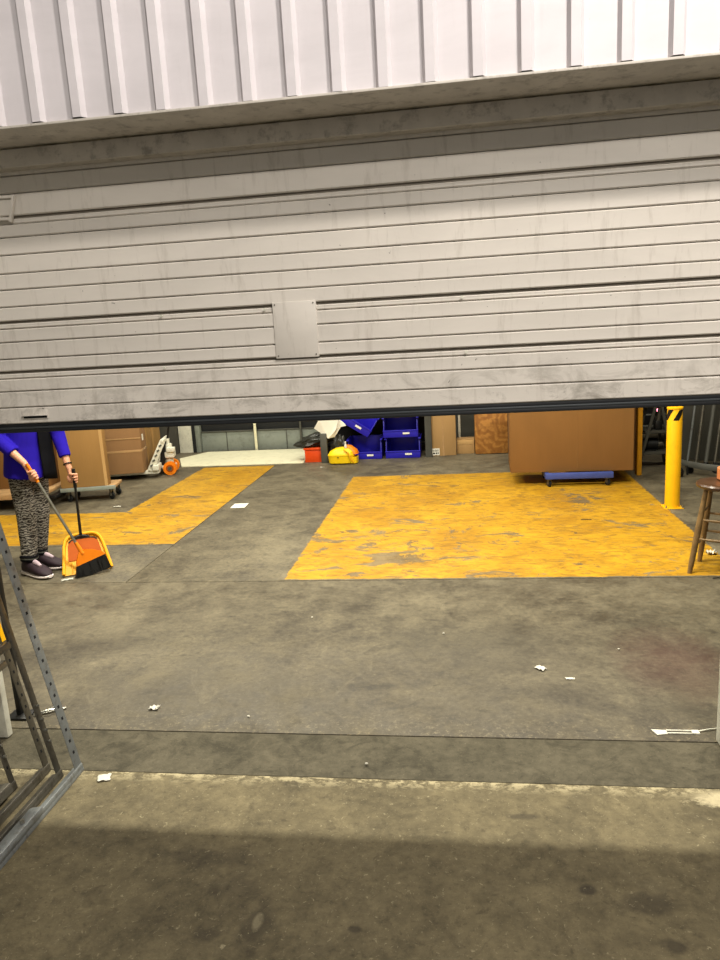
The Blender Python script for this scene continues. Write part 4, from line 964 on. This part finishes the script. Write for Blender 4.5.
for i in range(170):
    f = random.random(); T = E0.lerp(E1, f)+nr*random.uniform(-.016, .016); Bq = B0.lerp(B1, f)+nr*random.uniform(-.022, .022)+V((random.uniform(-.006, .006), 0, max(-.0, random.uniform(-.008, .006)-.012*math.sin(PI*f))))
    Bq.z = max(.002, Bq.z); m.tube([T, Bq], [.0018, .0014], 4)
o = m.build('bristles', 'blackp', bro); o['kind'] = 'stuff'

dpn = empty('dustpan', PO, PR, 'upright yellow and orange dustpan with a long black handle', 'dustpan')
# pan surface leans back from the floor lip to the top edge
u0, u1, t0, t1 = .190, .545, .238, .505
def pan(u, s_, off=0):          # u across 0..1, s_ up 0..1
    ua = u0+(t0-u0)*s_; ub = u1+(t1-u1)*s_
    return V((ua+(ub-ua)*u, -.285+.235*s_**1.0-off*.6, .006+.245*s_+off*.75))
outline = [(0, 0), (.0, .3), (.0, .7), (.03, .86), (.10, .95), (.22, .99), (.5, 1.0), (.78, .99), (.90, .95), (.97, .86), (1, .7), (1, .3), (1, 0)]
m = MB(); A = [m.bm.verts.new(pan(u, s_)) for u, s_ in outline]; m.bm.faces.new(A)
o = m.build('pan', 'pany', dpn, smooth=False); md = o.modifiers.new('t', 'SOLIDIFY'); md.thickness = .006; md.offset = 0
inner = [(.5+(u-.5)*.80, .34+(s_-.0)*.56) for u, s_ in outline]
m = MB(); A = [m.bm.verts.new(pan(u, s_, .008)) for u, s_ in inner]; m.bm.faces.new(A)
o = m.build('hopper_back', 'dorange', dpn, smooth=False); md = o.modifiers.new('t', 'SOLIDIFY'); md.thickness = .006; md.offset = 0
MB().tube([pan(u, s_, .02) for u, s_ in outline], .013, 10).build('rim', 'pany', dpn)
MB().tube([pan(u, s_, .012) for u, s_ in inner[3:-3]], .006, 8).build('inner_rim', 'blackp', dpn)
m = MB()
for u in (.18, .34, .5, .66, .82): m.tube([pan(u, .04, .006), pan(u, .30, .006)], .004, 6)
m.build('ribs', 'pany', dpn)
MB().tube([DP1+V((-.06, .0, .005)), DP1+V((0, .0, .018)), DP1+V((.06, .0, .005))], [.008, .016, .008], 10).build('yoke', 'blackp', dpn)
MB().tube([DP1, DP1.lerp(DP0, .5), DP0], [.012, .010, .010], 14).build('pole', 'blackp', dpn)
MB().tube([DP0-dd*.03, DP0+dd*.12], [.0135, .0135], 14).build('grip', 'blackp', dpn)
q = world(V((.205, -.37, 0)))
scrap('paper_scrap', q.x, q.y, .085, .045, 'white paper scrap being swept into the dustpan lip', rz=.5, seed=3)
